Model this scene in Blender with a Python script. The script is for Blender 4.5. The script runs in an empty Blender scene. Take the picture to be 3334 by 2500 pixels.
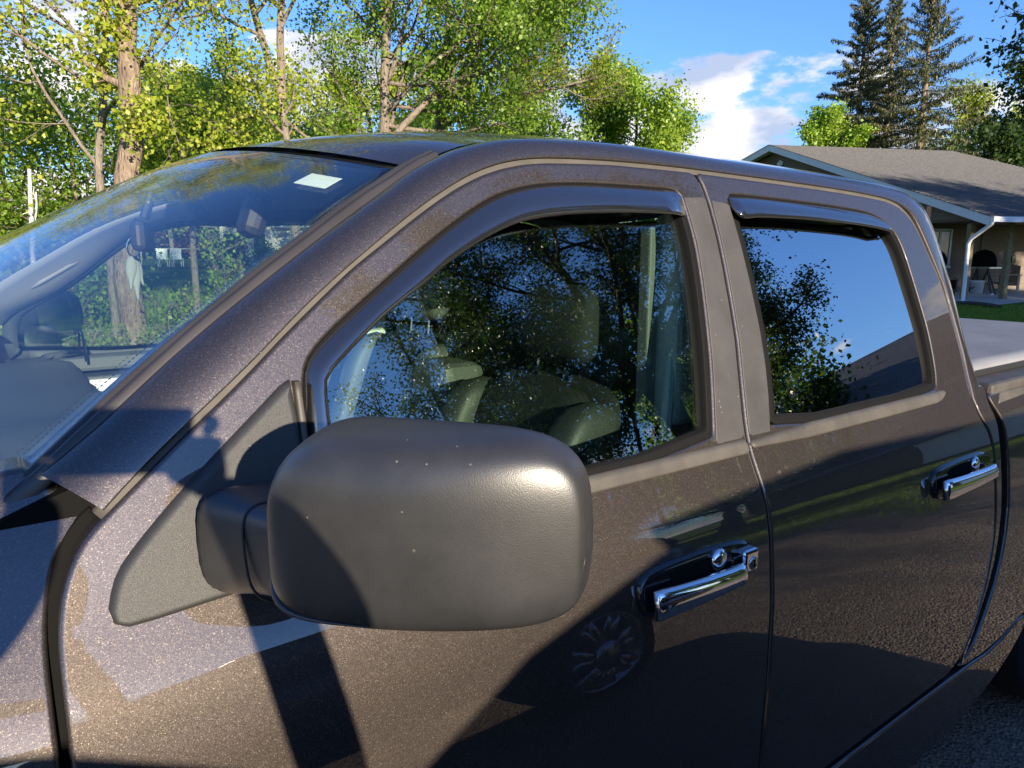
import bpy, math, random
import numpy as np
from mathutils import Vector, Matrix
from mathutils.geometry import delaunay_2d_cdt
R = math.radians
sc = bpy.context.scene
# ------------------------------------------------------------------ camera
CAM = np.array([0.0, -0.75, 1.65])
cd = bpy.data.cameras.new('camera'); cam = bpy.data.objects.new('camera', cd)
sc.collection.objects.link(cam); sc.camera = cam
PITCH, FAZ = R(10.0676), R(53.7904)
fw = Vector((math.cos(FAZ)*math.cos(PITCH), math.sin(FAZ)*math.cos(PITCH), -math.sin(PITCH)))
rt = Vector((math.sin(FAZ), -math.cos(FAZ), 0)); up = rt.cross(fw)
m = Matrix((rt, up, -fw)).transposed().to_4x4(); m.translation = Vector(CAM)
cam.matrix_world = m
cd.sensor_fit = 'HORIZONTAL'; cd.sensor_width = 36.0; cd.lens = 36.0*2312.0/3334.0
cd.clip_start = 0.02; cd.clip_end = 2500
# ------------------------------------------------------------------ sun and sky
SUN_AZ, SUN_EL = R(8.0), R(12.5)          # azimuth from -y towards -x
sunv = Vector((-math.sin(SUN_AZ)*math.cos(SUN_EL), -math.cos(SUN_AZ)*math.cos(SUN_EL), math.sin(SUN_EL)))
ld = bpy.data.lights.new('sun', 'SUN'); ld.energy = 5.0; ld.angle = R(0.55); ld.color = (1.0, 0.86, 0.66)
sun = bpy.data.objects.new('sun', ld); sc.collection.objects.link(sun)
sun.rotation_euler = sunv.to_track_quat('Z', 'Y').to_euler(); sun.location = (-10, -40, 30)
world = bpy.data.worlds.new('World'); sc.world = world; world.use_nodes = True
wn, wl = world.node_tree.nodes, world.node_tree.links
wn.clear()
wo = wn.new('ShaderNodeOutputWorld'); bg = wn.new('ShaderNodeBackground'); bg.inputs[1].default_value = 0.12
sky = wn.new('ShaderNodeTexSky'); sky.sky_type = 'NISHITA'; sky.sun_disc = False
sky.sun_elevation = SUN_EL; sky.sun_rotation = math.pi + SUN_AZ
sky.air_density = 1.3; sky.dust_density = 0.2; sky.ozone_density = 5.0; sky.altitude = 200
def wnode(t, **k):
    n = wn.new(t)
    for a, b in k.items(): setattr(n, a, b)
    return n
tc = wnode('ShaderNodeTexCoord'); mp = wnode('ShaderNodeMapping'); mp.inputs['Scale'].default_value = (1, 1, 2.3)
wl.new(tc.outputs['Generated'], mp.inputs['Vector'])
n1 = wnode('ShaderNodeTexNoise'); n1.inputs['Scale'].default_value = 5.2; n1.inputs['Detail'].default_value = 9; n1.inputs['Roughness'].default_value = 0.56
wl.new(mp.outputs[0], n1.inputs['Vector'])
sx = wnode('ShaderNodeSeparateXYZ'); wl.new(tc.outputs['Generated'], sx.inputs[0])
band = wnode('ShaderNodeMapRange'); band.interpolation_type = 'SMOOTHSTEP'
for i, v in enumerate((0.20, 0.36, 0.150, -0.20)): band.inputs[i+1].default_value = v
wl.new(sx.outputs[2], band.inputs[0])
# a little less cloud on the sun side
side = wnode('ShaderNodeMapRange'); side.interpolation_type = 'SMOOTHSTEP'
for i, v in enumerate((-0.6, 0.3, -0.10, 0.0)): side.inputs[i+1].default_value = v
wl.new(sx.outputs[1], side.inputs[0])
add = wnode('ShaderNodeMath', operation='ADD'); wl.new(n1.outputs[0], add.inputs[0]); wl.new(band.outputs[0], add.inputs[1])
add2 = wnode('ShaderNodeMath', operation='ADD'); wl.new(add.outputs[0], add2.inputs[0]); wl.new(side.outputs[0], add2.inputs[1])
cm = wnode('ShaderNodeMapRange'); cm.interpolation_type = 'SMOOTHSTEP'
for i, v in enumerate((0.58, 0.655, 0.0, 1.0)): cm.inputs[i+1].default_value = v
wl.new(add2.outputs[0], cm.inputs[0])
n2 = wnode('ShaderNodeTexNoise'); n2.inputs['Scale'].default_value = 9; n2.inputs['Detail'].default_value = 5
wl.new(mp.outputs[0], n2.inputs['Vector'])
cr = wnode('ShaderNodeValToRGB'); cr.color_ramp.elements[0].position = 0.40; cr.color_ramp.elements[0].color = (2.0, 2.4, 3.3, 1)
cr.color_ramp.elements[1].position = 0.62; cr.color_ramp.elements[1].color = (4.6, 4.4, 4.3, 1)
wl.new(n2.outputs[0], cr.inputs[0])
hs = wnode('ShaderNodeHueSaturation'); hs.inputs['Saturation'].default_value = 1.0; hs.inputs['Value'].default_value = 1.0
wl.new(sky.outputs[0], hs.inputs['Color'])
tint = wnode('ShaderNodeMix', data_type='RGBA', blend_type='MULTIPLY'); tint.inputs[0].default_value = 1.0; tint.inputs[7].default_value = (0.70, 0.80, 1.12, 1); wl.new(hs.outputs[0], tint.inputs[6])
mx = wnode('ShaderNodeMix', data_type='RGBA')
wl.new(cm.outputs[0], mx.inputs[0]); wl.new(tint.outputs[2], mx.inputs[6]); wl.new(cr.outputs[0], mx.inputs[7])
wl.new(mx.outputs[2], bg.inputs[0]); wl.new(bg.outputs[0], wo.inputs[0])
sc.view_settings.view_transform = 'Standard'; sc.view_settings.look = 'None'
sc.view_settings.exposure = 1.18; sc.view_settings.gamma = 1.0; sc.view_settings.use_curve_mapping = False
sc.render.engine = 'CYCLES'
cy = sc.cycles
cy.max_bounces = 12; cy.transparent_max_bounces = 24; cy.glossy_bounces = 5; cy.diffuse_bounces = 3; cy.transmission_bounces = 6
cy.sample_clamp_indirect = 6.0; cy.caustics_reflective = False; cy.caustics_refractive = False
rng = np.random.default_rng(7); random.seed(7)
def sstep(x, a, b): t = np.clip((x-a)/(b-a), 0, 1); return t*t*(3-2*t)

# ------------------------------------------------------------------ materials
def mat(name):
    m_ = bpy.data.materials.new(name); m_.use_nodes = True
    nt = m_.node_tree; return m_, nt, nt.nodes['Principled BSDF']
def nn(nt, t, ins=None, **k):
    n = nt.nodes.new(t)
    for a, b in k.items(): setattr(n, a, b)
    for a, b in (ins or {}).items(): n.inputs[a].default_value = b
    return n
def simple(name, col, rough=0.6, metal=0.0, coat=0.0, bump=0.0, bscale=200.0, var=0.0, vscale=6.0, spec=0.5, col2=None, sheen=0.0, bdist=0.002):
    m_, nt, p = mat(name); L = nt.links
    p.inputs['Base Color'].default_value = (*col, 1); p.inputs['Roughness'].default_value = rough
    p.inputs['Metallic'].default_value = metal; p.inputs['Coat Weight'].default_value = coat
    p.inputs['Specular IOR Level'].default_value = spec
    g = nn(nt, 'ShaderNodeNewGeometry')
    if var > 0:
        no = nn(nt, 'ShaderNodeTexNoise', {'Scale': vscale, 'Detail': 6.0, 'Roughness': 0.6}); L.new(g.outputs['Position'], no.inputs['Vector'])
        r = nn(nt, 'ShaderNodeValToRGB'); e = r.color_ramp.elements
        c2 = col2 or tuple(min(1, c*(1+var)) for c in col); c1 = tuple(c*(1-var) for c in col) if col2 is None else col
        e[0].position = 0.32; e[0].color = (*c1, 1); e[1].position = 0.68; e[1].color = (*c2, 1)
        L.new(no.outputs[0], r.inputs[0]); L.new(r.outputs[0], p.inputs['Base Color'])
    if bump > 0:
        nb = nn(nt, 'ShaderNodeTexNoise', {'Scale': bscale, 'Detail': 3.0}); L.new(g.outputs['Position'], nb.inputs['Vector'])
        b = nn(nt, 'ShaderNodeBump', {'Strength': bump, 'Distance': bdist}); L.new(nb.outputs[0], b.inputs['Height']); L.new(b.outputs[0], p.inputs['Normal'])
    return m_
def make_paint(name, base=(0.058, 0.048, 0.043)):
    m_, nt, p = mat(name); L = nt.links
    p.inputs['Coat Weight'].default_value = 1.0; p.inputs['Coat Roughness'].default_value = 0.015
    p.inputs['Coat IOR'].default_value = 1.8
    tc_ = nn(nt, 'ShaderNodeTexCoord')
    v = nn(nt, 'ShaderNodeTexVoronoi', {'Scale': 1500.0}); L.new(tc_.outputs['Object'], v.inputs['Vector'])
    v2 = nn(nt, 'ShaderNodeTexVoronoi', {'Scale': 1100.0}); L.new(tc_.outputs['Object'], v2.inputs['Vector'])
    sub = nn(nt, 'ShaderNodeVectorMath', operation='SUBTRACT'); sub.inputs[1].default_value = (0.5, 0.5, 0.5)
    L.new(v.outputs['Color'], sub.inputs[0])
    sca = nn(nt, 'ShaderNodeVectorMath', operation='SCALE'); sca.inputs['Scale'].default_value = 0.17; L.new(sub.outputs[0], sca.inputs[0])
    g = nn(nt, 'ShaderNodeNewGeometry')
    ad = nn(nt, 'ShaderNodeVectorMath', operation='ADD'); L.new(g.outputs['Normal'], ad.inputs[0]); L.new(sca.outputs[0], ad.inputs[1])
    no = nn(nt, 'ShaderNodeVectorMath', operation='NORMALIZE'); L.new(ad.outputs[0], no.inputs[0])
    L.new(no.outputs[0], p.inputs['Normal'])
    sp = nn(nt, 'ShaderNodeSeparateColor'); L.new(v2.outputs['Color'], sp.inputs[0])
    rr = nn(nt, 'ShaderNodeValToRGB'); e = rr.color_ramp.elements
    e[0].position = 0.0; e[0].color = (*[c*0.75 for c in base], 1); e[1].position = 1.0; e[1].color = (0.19, 0.16, 0.13, 1)
    k = e.new(0.80); k.color = (*[c*1.25 for c in base], 1); k2 = e.new(0.95); k2.color = (0.09, 0.075, 0.066, 1)
    L.new(sp.outputs[0], rr.inputs[0]); L.new(rr.outputs[0], p.inputs['Base Color'])
    p.inputs['Metallic'].default_value = 0.85; p.inputs['Roughness'].default_value = 0.54
    # faint orange peel in the clear coat
    cn = nn(nt, 'ShaderNodeTexNoise', {'Scale': 70.0, 'Detail': 1.0}); L.new(tc_.outputs['Object'], cn.inputs['Vector'])
    cb = nn(nt, 'ShaderNodeBump', {'Strength': 0.025, 'Distance': 0.0006}); L.new(cn.outputs[0], cb.inputs['Height']); L.new(cb.outputs[0], p.inputs['Coat Normal'])
    return m_
def glass_mat(name, tint, f0=0.045, rough=0.0, dots=None, refl=1.0):
    m_, nt, p = mat(name); L = nt.links; nt.nodes.remove(p)
    out = nt.nodes['Material Output']
    tr = nn(nt, 'ShaderNodeBsdfTransparent'); tr.inputs[0].default_value = (*tint, 1)
    gl = nn(nt, 'ShaderNodeBsdfGlossy', {'Roughness': rough}); gl.inputs[0].default_value = (refl, refl, refl, 1)
    lw = nn(nt, 'ShaderNodeLayerWeight', {'Blend': 0.5})
    pw = nn(nt, 'ShaderNodeMath', operation='POWER'); pw.inputs[1].default_value = 5.0; L.new(lw.outputs['Facing'], pw.inputs[0])
    mu = nn(nt, 'ShaderNodeMath', operation='MULTIPLY_ADD'); mu.inputs[1].default_value = 1-f0; mu.inputs[2].default_value = f0; L.new(pw.outputs[0], mu.inputs[0])
    mix = nn(nt, 'ShaderNodeMixShader'); L.new(mu.outputs[0], mix.inputs[0]); L.new(tr.outputs[0], mix.inputs[1]); L.new(gl.outputs[0], mix.inputs[2])
    L.new(mix.outputs[0], out.inputs[0]); return m_
def leaf_mat(name, c1, c2, c3, trans=0.35, rough=0.45):
    m_, nt, p = mat(name); L = nt.links
    g = nn(nt, 'ShaderNodeNewGeometry'); r = nn(nt, 'ShaderNodeValToRGB'); e = r.color_ramp.elements
    e[0].position = 0; e[0].color = (*c1, 1); e[1].position = 1; e[1].color = (*c3, 1); k = e.new(0.5); k.color = (*c2, 1)
    L.new(g.outputs['Random Per Island'], r.inputs[0]); L.new(r.outputs[0], p.inputs['Base Color'])
    p.inputs['Roughness'].default_value = rough; p.inputs['Specular IOR Level'].default_value = 0.4
    t = nn(nt, 'ShaderNodeBsdfTranslucent'); mu = nn(nt, 'ShaderNodeMix', data_type='RGBA', blend_type='MULTIPLY')
    mu.inputs[0].default_value = 1.0; L.new(r.outputs[0], mu.inputs[6]); mu.inputs[7].default_value = (1.6, 1.7, 0.7, 1); L.new(mu.outputs[2], t.inputs[0])
    mix = nn(nt, 'ShaderNodeMixShader'); mix.inputs[0].default_value = trans
    L.new(p.outputs[0], mix.inputs[1]); L.new(t.outputs[0], mix.inputs[2]); L.new(mix.outputs[0], nt.nodes['Material Output'].inputs[0])
    return m_
def bark_mat(name, c1, c2, scale=1.0, bump=0.8):
    m_, nt, p = mat(name); L = nt.links
    g = nn(nt, 'ShaderNodeNewGeometry'); mpn = nn(nt, 'ShaderNodeMapping'); mpn.inputs['Scale'].default_value = (1, 1, 0.28); L.new(g.outputs['Position'], mpn.inputs[0])
    no = nn(nt, 'ShaderNodeTexNoise', {'Scale': 26*scale, 'Detail': 8.0, 'Roughness': 0.65}); L.new(mpn.outputs[0], no.inputs['Vector'])
    vo = nn(nt, 'ShaderNodeTexVoronoi', {'Scale': 30*scale}); vo.feature = 'DISTANCE_TO_EDGE'; L.new(mpn.outputs[0], vo.inputs['Vector'])
    r = nn(nt, 'ShaderNodeValToRGB'); e = r.color_ramp.elements; e[0].position = .35; e[0].color = (*c1, 1); e[1].position = .65; e[1].color = (*c2, 1)
    L.new(no.outputs[0], r.inputs[0]); L.new(r.outputs[0], p.inputs['Base Color']); p.inputs['Roughness'].default_value = 0.9
    b = nn(nt, 'ShaderNodeBump', {'Strength': bump, 'Distance': 0.03}); L.new(vo.outputs[0], b.inputs['Height']); b2 = nn(nt, 'ShaderNodeBump', {'Strength': bump, 'Distance': 0.02})
    L.new(no.outputs[0], b2.inputs['Height']); L.new(b.outputs[0], b2.inputs['Normal']); L.new(b2.outputs[0], p.inputs['Normal']); return m_

M = {}
def dust(m_, scale=55.0, thr=0.055, col=(.34, .32, .28), soft=.02):
    nt = m_.node_tree; L = nt.links; p = nt.nodes['Principled BSDF']; inp = p.inputs['Base Color']; tc_ = nn(nt, 'ShaderNodeNewGeometry')
    v = nn(nt, 'ShaderNodeTexVoronoi', {'Scale': scale}); L.new(tc_.outputs['Position'], v.inputs['Vector']); sp = nn(nt, 'ShaderNodeSeparateColor'); L.new(v.outputs['Color'], sp.inputs[0])
    th = nn(nt, 'ShaderNodeMath', operation='MULTIPLY'); L.new(sp.outputs[0], th.inputs[0]); th.inputs[1].default_value = thr*2
    su = nn(nt, 'ShaderNodeMath', operation='SUBTRACT'); L.new(th.outputs[0], su.inputs[0]); L.new(v.outputs['Distance'], su.inputs[1])
    mr = nn(nt, 'ShaderNodeMapRange', {1: 0.0, 2: soft}); L.new(su.outputs[0], mr.inputs[0])
    no = nn(nt, 'ShaderNodeTexNoise', {'Scale': 7.0, 'Detail': 3.0}); L.new(tc_.outputs['Position'], no.inputs['Vector']); m2 = nn(nt, 'ShaderNodeMapRange', {1: .42, 2: .6}); L.new(no.outputs[0], m2.inputs[0])
    mu = nn(nt, 'ShaderNodeMath', operation='MULTIPLY'); L.new(mr.outputs[0], mu.inputs[0]); L.new(m2.outputs[0], mu.inputs[1])
    mx_ = nn(nt, 'ShaderNodeMix', data_type='RGBA'); L.new(mu.outputs[0], mx_.inputs[0]); mx_.inputs[7].default_value = (*col, 1)
    if inp.links: L.new(inp.links[0].from_socket, mx_.inputs[6])
    else: mx_.inputs[6].default_value = inp.default_value
    L.new(mx_.outputs[2], inp); return m_
M['paint'] = make_paint('metallic brown grey paint')
M['plastic'] = simple('textured black plastic', (0.026, 0.026, 0.027), 0.37, bump=0.22, bscale=900, spec=0.8, bdist=0.0006, var=0.25, vscale=14)
M['sailplastic'] = simple('grained black plastic', (0.030, 0.030, 0.030), 0.45, bump=0.6, bscale=1400, bdist=0.0008)
M['rubber'] = simple('black rubber', (0.018, 0.018, 0.018), 0.5, spec=0.5)
M['seal'] = simple('black window seal', (0.007, 0.007, 0.007), 0.7, spec=0.12)
M['gasket'] = simple('dusty grey rubber', (0.070, 0.063, 0.055), 0.7, var=0.15, vscale=20)
M['trim'] = simple('satin dark trim', (0.034, 0.031, 0.031), 0.33, spec=0.5, var=0.15, vscale=9)
M['belt'] = simple('weathered grey belt moulding', (0.066, 0.060, 0.052), 0.55, var=0.25, vscale=14, bump=0.1, bscale=300)
M['pillar'] = simple('faded matte black film', (0.050, 0.047, 0.046), 0.55, var=0.2, vscale=11, bump=0.12, bscale=1200, bdist=0.0004)
M['visor'] = simple('smoked acrylic', (0.012, 0.012, 0.013), 0.08, coat=1.0, spec=1.0)
M['visor'].node_tree.nodes['Principled BSDF'].inputs['Coat IOR'].default_value = 2.1
M['chrome'] = simple('chrome', (0.86, 0.87, 0.9), 0.04, metal=1.0)
M['gloss'] = simple('gloss black', (0.01, 0.01, 0.011), 0.08, coat=0.5)
M['dark'] = simple('black lining', (0.008, 0.008, 0.008), 0.9, spec=0.05)
M['tonneau'] = simple('grey vinyl cover', (0.20, 0.205, 0.22), 0.6, var=0.12, vscale=6, bump=0.2, bscale=600)
M['ws'] = glass_mat('windshield glass', (0.97, 1.0, 0.985), 0.14)
M['sideglass'] = glass_mat('side glass', (0.84, 0.93, 0.87), 0.17)
M['tintglass'] = glass_mat('dark privacy glass', (0.05, 0.055, 0.05), 0.60)
M['houseglass'] = simple('house window glass', (0.02, 0.025, 0.03), 0.03, spec=0.9)
M['seat'] = simple('grey leather', (0.10, 0.105, 0.098), 0.5, bump=0.15, bscale=700, var=0.1, vscale=8)
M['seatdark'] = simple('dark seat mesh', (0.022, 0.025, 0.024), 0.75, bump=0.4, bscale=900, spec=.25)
for k_ in ('plastic', 'pillar', 'belt', 'sailplastic'): dust(M[k_], 70.0, .05)
dust(M['rubber'], 40.0, .05)
M['cabin'] = simple('light grey cabin trim', (0.80, 0.82, 0.77), 0.6, bump=0.08, bscale=500)
M['cabinmid'] = simple('grey cabin trim', (0.16, 0.17, 0.17), 0.6)
M['dash'] = simple('dark green grey dash', (0.085, 0.105, 0.105), 0.65, bump=0.15, bscale=900)
M['headliner'] = simple('headliner cloth', (0.22, 0.24, 0.25), 0.9)
M['white'] = simple('white painted trim', (0.78, 0.80, 0.82), 0.5, var=0.05, vscale=3)
M['tyre'] = simple('tyre rubber', (0.02, 0.02, 0.02), 0.8)
M['alloy'] = simple('silver alloy', (0.55, 0.56, 0.58), 0.25, metal=1.0)

# ------------------------------------------------------------------ object helpers
def link(o, parent=None):
    sc.collection.objects.link(o)
    if parent is not None: o.parent = parent
    return o
def root(name, label, cat, loc=(0, 0, 0), group=None, rz=0.0):
    o = bpy.data.objects.new(name, None); link(o); o.location = loc; o.rotation_euler = (0, 0, rz)
    o.empty_display_size = 0.2; o['label'] = label; o['category'] = cat
    if group: o['group'] = group
    return o
def tagm(o, label, cat, group=None):
    o['label'] = label; o['category'] = cat
    if group: o['group'] = group
    return o
def mesh(name, V, F, material, parent=None, smooth=True, origin=(0, 0, 0), normals=None, kind=None, label=None, local=False):
    """V world coordinates; origin is subtracted (the location of the parent)."""
    me = bpy.data.meshes.new(name); V = np.asarray(V, dtype=np.float64)
    if not local: V = V - np.asarray(origin)
    me.from_pydata(V.tolist(), [], [tuple(int(i) for i in f) for f in F]); me.update()
    mats = material if isinstance(material, (list, tuple)) else [material]
    for mm in mats: me.materials.append(mm)
    if smooth: me.polygons.foreach_set('use_smooth', [True]*len(me.polygons))
    if normals is not None:
        me.normals_split_custom_set_from_vertices([tuple(n) for n in np.asarray(normals).tolist()])
    o = bpy.data.objects.new(name, me); link(o, parent)
    if kind: o['kind'] = kind
    if label: o['label'] = label
    return o
def fast_mesh(name, V, quads, material, parent=None, origin=(0, 0, 0), smooth=False, kind=None):
    """V Nx3, quads Mxk int array"""
    me = bpy.data.meshes.new(name); V = (np.asarray(V) - np.asarray(origin)).astype(np.float32); quads = np.asarray(quads, dtype=np.int32)
    me.vertices.add(len(V)); me.vertices.foreach_set('co', V.ravel())
    k = quads.shape[1]; me.loops.add(quads.size); me.loops.foreach_set('vertex_index', quads.ravel())
    me.polygons.add(len(quads)); me.polygons.foreach_set('loop_start', np.arange(0, quads.size, k, dtype=np.int32))
    try: me.polygons.foreach_set('loop_total', np.full(len(quads), k, dtype=np.int32))
    except Exception: pass
    if smooth: me.polygons.foreach_set('use_smooth', np.ones(len(quads), dtype=bool))
    me.materials.append(material); me.update(calc_edges=True)
    o = bpy.data.objects.new(name, me); link(o, parent)
    if kind: o['kind'] = kind
    return o
class MB:
    """collects simple solids into one mesh"""
    def __init__(s): s.V = []; s.F = []
    def add(s, V, F):
        n = len(s.V); s.V += [tuple(v) for v in V]; s.F += [tuple(i+n for i in f) for f in F]; return s
    def box(s, a, b, M_=None):
        (x0, y0, z0), (x1, y1, z1) = a, b
        V = [Vector(p) for p in ((x0,y0,z0),(x1,y0,z0),(x1,y1,z0),(x0,y1,z0),(x0,y0,z1),(x1,y0,z1),(x1,y1,z1),(x0,y1,z1))]
        if M_ is not None: V = [M_ @ v for v in V]
        return s.add(V, [(0,3,2,1),(4,5,6,7),(0,1,5,4),(1,2,6,5),(2,3,7,6),(3,0,4,7)])
    def tube(s, path, r, n=8, cap=True):
        path = [Vector(p) for p in path]; k = len(path); rr = r if isinstance(r, (list, tuple, np.ndarray)) else [r]*k
        V = []; F = []; prev = None
        for i, p in enumerate(path):
            t = (path[min(i+1, k-1)]-path[max(i-1, 0)]).normalized()
            a = prev if prev is not None else (Vector((0,0,1)) if abs(t.z) < .9 else Vector((1,0,0)))
            u = (a - t*a.dot(t)).normalized(); prev = u; w = t.cross(u)
            for j in range(n):
                th = 2*math.pi*j/n; V.append(p+(u*math.cos(th)+w*math.sin(th))*rr[i])
        for i in range(k-1):
            for j in range(n): F.append((i*n+j, i*n+(j+1)%n, (i+1)*n+(j+1)%n, (i+1)*n+j))
        if cap: F.append(tuple(range(n))[::-1]); F.append(tuple((k-1)*n+j for j in range(n)))
        return s.add(V, F)
    def lathe(s, prof, c, n=24, axis='z'):
        V = []; F = []; k = len(prof)
        for r_, h in prof:
            for j in range(n):
                th = 2*math.pi*j/n
                q = (r_*math.cos(th), r_*math.sin(th), h)
                if axis == 'y': q = (q[0], q[2], q[1])
                V.append((c[0]+q[0], c[1]+q[1], c[2]+q[2]))
        for i in range(k-1):
            for j in range(n): F.append((i*n+j, i*n+(j+1)%n, (i+1)*n+(j+1)%n, (i+1)*n+j))
        F.append(tuple(range(n))[::-1]); F.append(tuple((k-1)*n+j for j in range(n)))
        return s.add(V, F)
    def prism(s, poly, y0, y1):
        """poly in (x,z), extruded along y"""
        n = len(poly); V = [(x, y0, z) for x, z in poly]+[(x, y1, z) for x, z in poly]
        F = [tuple(range(n)), tuple(range(n, 2*n))[::-1]]+[(i, i+n, (i+1)%n+n, (i+1)%n) for i in range(n)]
        return s.add(V, F)
    def obj(s, name, material, parent=None, origin=(0,0,0), smooth=False, bevel=0.0, kind=None, label=None, subsurf=0):
        o = mesh(name, s.V, s.F, material, parent, smooth, origin, kind=kind, label=label)
        if bevel > 0:
            bm_ = o.modifiers.new('bevel', 'BEVEL'); bm_.width = bevel; bm_.segments = 2; bm_.limit_method = 'ANGLE'; bm_.angle_limit = R(35)
        if subsurf:
            ss = o.modifiers.new('sub', 'SUBSURF'); ss.levels = subsurf; ss.render_levels = subsurf
        return o
def spline(P, n, closed=False):
    """Catmull-Rom through P, n points spaced evenly by arc length"""
    P = np.asarray(P, float); k = len(P)
    idx = (lambda i: P[i % k]) if closed else (lambda i: P[0]*2-P[1] if i < 0 else (P[-1]*2-P[-2] if i >= k else P[i]))
    out = []
    for i in range(k if closed else k-1):
        a, b, c_, d = idx(i-1), idx(i), idx(i+1), idx(i+2)
        for t in np.linspace(0, 1, 12, endpoint=False):
            out.append(0.5*((2*b)+(-a+c_)*t+(2*a-5*b+4*c_-d)*t*t+(-a+3*b-3*c_+d)*t**3))
    out.append(P[0] if closed else P[-1]); out = np.array(out)
    s_ = np.concatenate([[0], np.cumsum(np.linalg.norm(np.diff(out, axis=0), axis=1))])
    q = np.linspace(0, s_[-1], n+1)[:-1] if closed else np.linspace(0, s_[-1], n)
    return np.stack([np.interp(q, s_, out[:, j]) for j in range(out.shape[1])], 1)
def loft(name, curves, material, parent, origin, closed_u=False, kind=None, flip=False, back=None):
    C_ = [np.asarray(c) for c in curves]; n = len(C_[0]); k = len(C_)
    V = np.concatenate(C_); F = []
    for i in range(k-1):
        for j in range(n if closed_u else n-1):
            q = (i*n+j, i*n+(j+1) % n, (i+1)*n+(j+1) % n, (i+1)*n+j); F.append(q[::-1] if flip else q)
    o = mesh(name, V, F, material, parent, True, origin, kind=kind)
    if back:
        so = o.modifiers.new('solid', 'SOLIDIFY'); so.thickness = back; so.offset = -1
    return o
def merge(objs):
    pass

# ------------------------------------------------------------------ truck side section
kz = [-.2,0.2,.28,.35,.54,.85,1.0,1.13,1.2,1.27,1.30,1.485,1.684,1.82,1.9,2.1,2.3]
ky = [.02,-.03,-.055,-.066,-.060,-.040,-.027,-.011,.004,.035,.048,.107,.172,.222,.26,.37,.5]
_zz = np.linspace(-.2, 2.3, 1251); _ty = np.interp(_zz, kz, ky)
_k = np.exp(-.5*(np.arange(-25, 26)/9)**2); _k /= _k.sum()
_ts = np.convolve(np.pad(_ty, 25, mode='reflect', reflect_type='odd'), _k, 'valid'); _ds = np.gradient(_ts, _zz)
def S(z): return np.interp(z, _zz, _ts)
def dS(z): return np.interp(z, _zz, _ds)
_gy = np.interp(_zz, [-.2, 1.0, 1.485, 1.684, 1.82, 2.3], [.107-.33*1.685, .107-.33*.485, .107, .172, .220, .220+.39*.48])
_k2 = np.exp(-.5*(np.arange(-120, 121)/40)**2); _k2 /= _k2.sum(); _gs = np.convolve(np.pad(_gy, 120, mode='reflect', reflect_type='odd'), _k2, 'valid'); _dg = np.gradient(_gs, _zz)
def SG(z): return np.interp(z, _zz, _gs)
def dSG(z): return np.interp(z, _zz, _dg)
def onS(P, off=0.0):
    P = np.asarray(P, float); return np.stack([P[:, 0], S(P[:, 1])+off, P[:, 1]], 1)
def area(P): return 0.5*np.sum(P[:, 0]*np.roll(P[:, 1], -1)-np.roll(P[:, 0], -1)*P[:, 1])
def resample_closed(P, d=0.014, rnd=0):
    P = np.asarray(P, float)
    for _ in range(rnd):
        Q = np.roll(P, -1, 0); P = np.stack([P*.75+Q*.25, P*.25+Q*.75], 1).reshape(-1, 2)
    L_ = np.linalg.norm(np.roll(P, -1, 0)-P, axis=1).sum(); n = max(12, int(L_/d))
    Q = np.vstack([P, P[:1]]); s_ = np.concatenate([[0], np.cumsum(np.linalg.norm(np.diff(Q, axis=0), axis=1))])
    q = np.linspace(0, s_[-1], n+1)[:-1]
    return np.stack([np.interp(q, s_, Q[:, j]) for j in range(2)], 1)
def offset_loop(P, d):
    """shift towards the left of the direction of travel"""
    t = np.roll(P, -1, 0)-np.roll(P, 1, 0); t /= np.linalg.norm(t, axis=1)[:, None]+1e-9
    return P+np.stack([-t[:, 1], t[:, 0]], 1)*d, np.stack([-t[:, 1], t[:, 0]], 1)
def inside(P, L_):
    x, y = P[:, 0], P[:, 1]; r_ = np.zeros(len(P), bool); n = len(L_)
    for i in range(n):
        x0, y0 = L_[i]; x1, y1 = L_[(i+1) % n]
        c_ = ((y0 > y) != (y1 > y)) & (x < (x1-x0)*(y-y0)/((y1-y0)+1e-12)+x0); r_ ^= c_
    return r_
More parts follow.
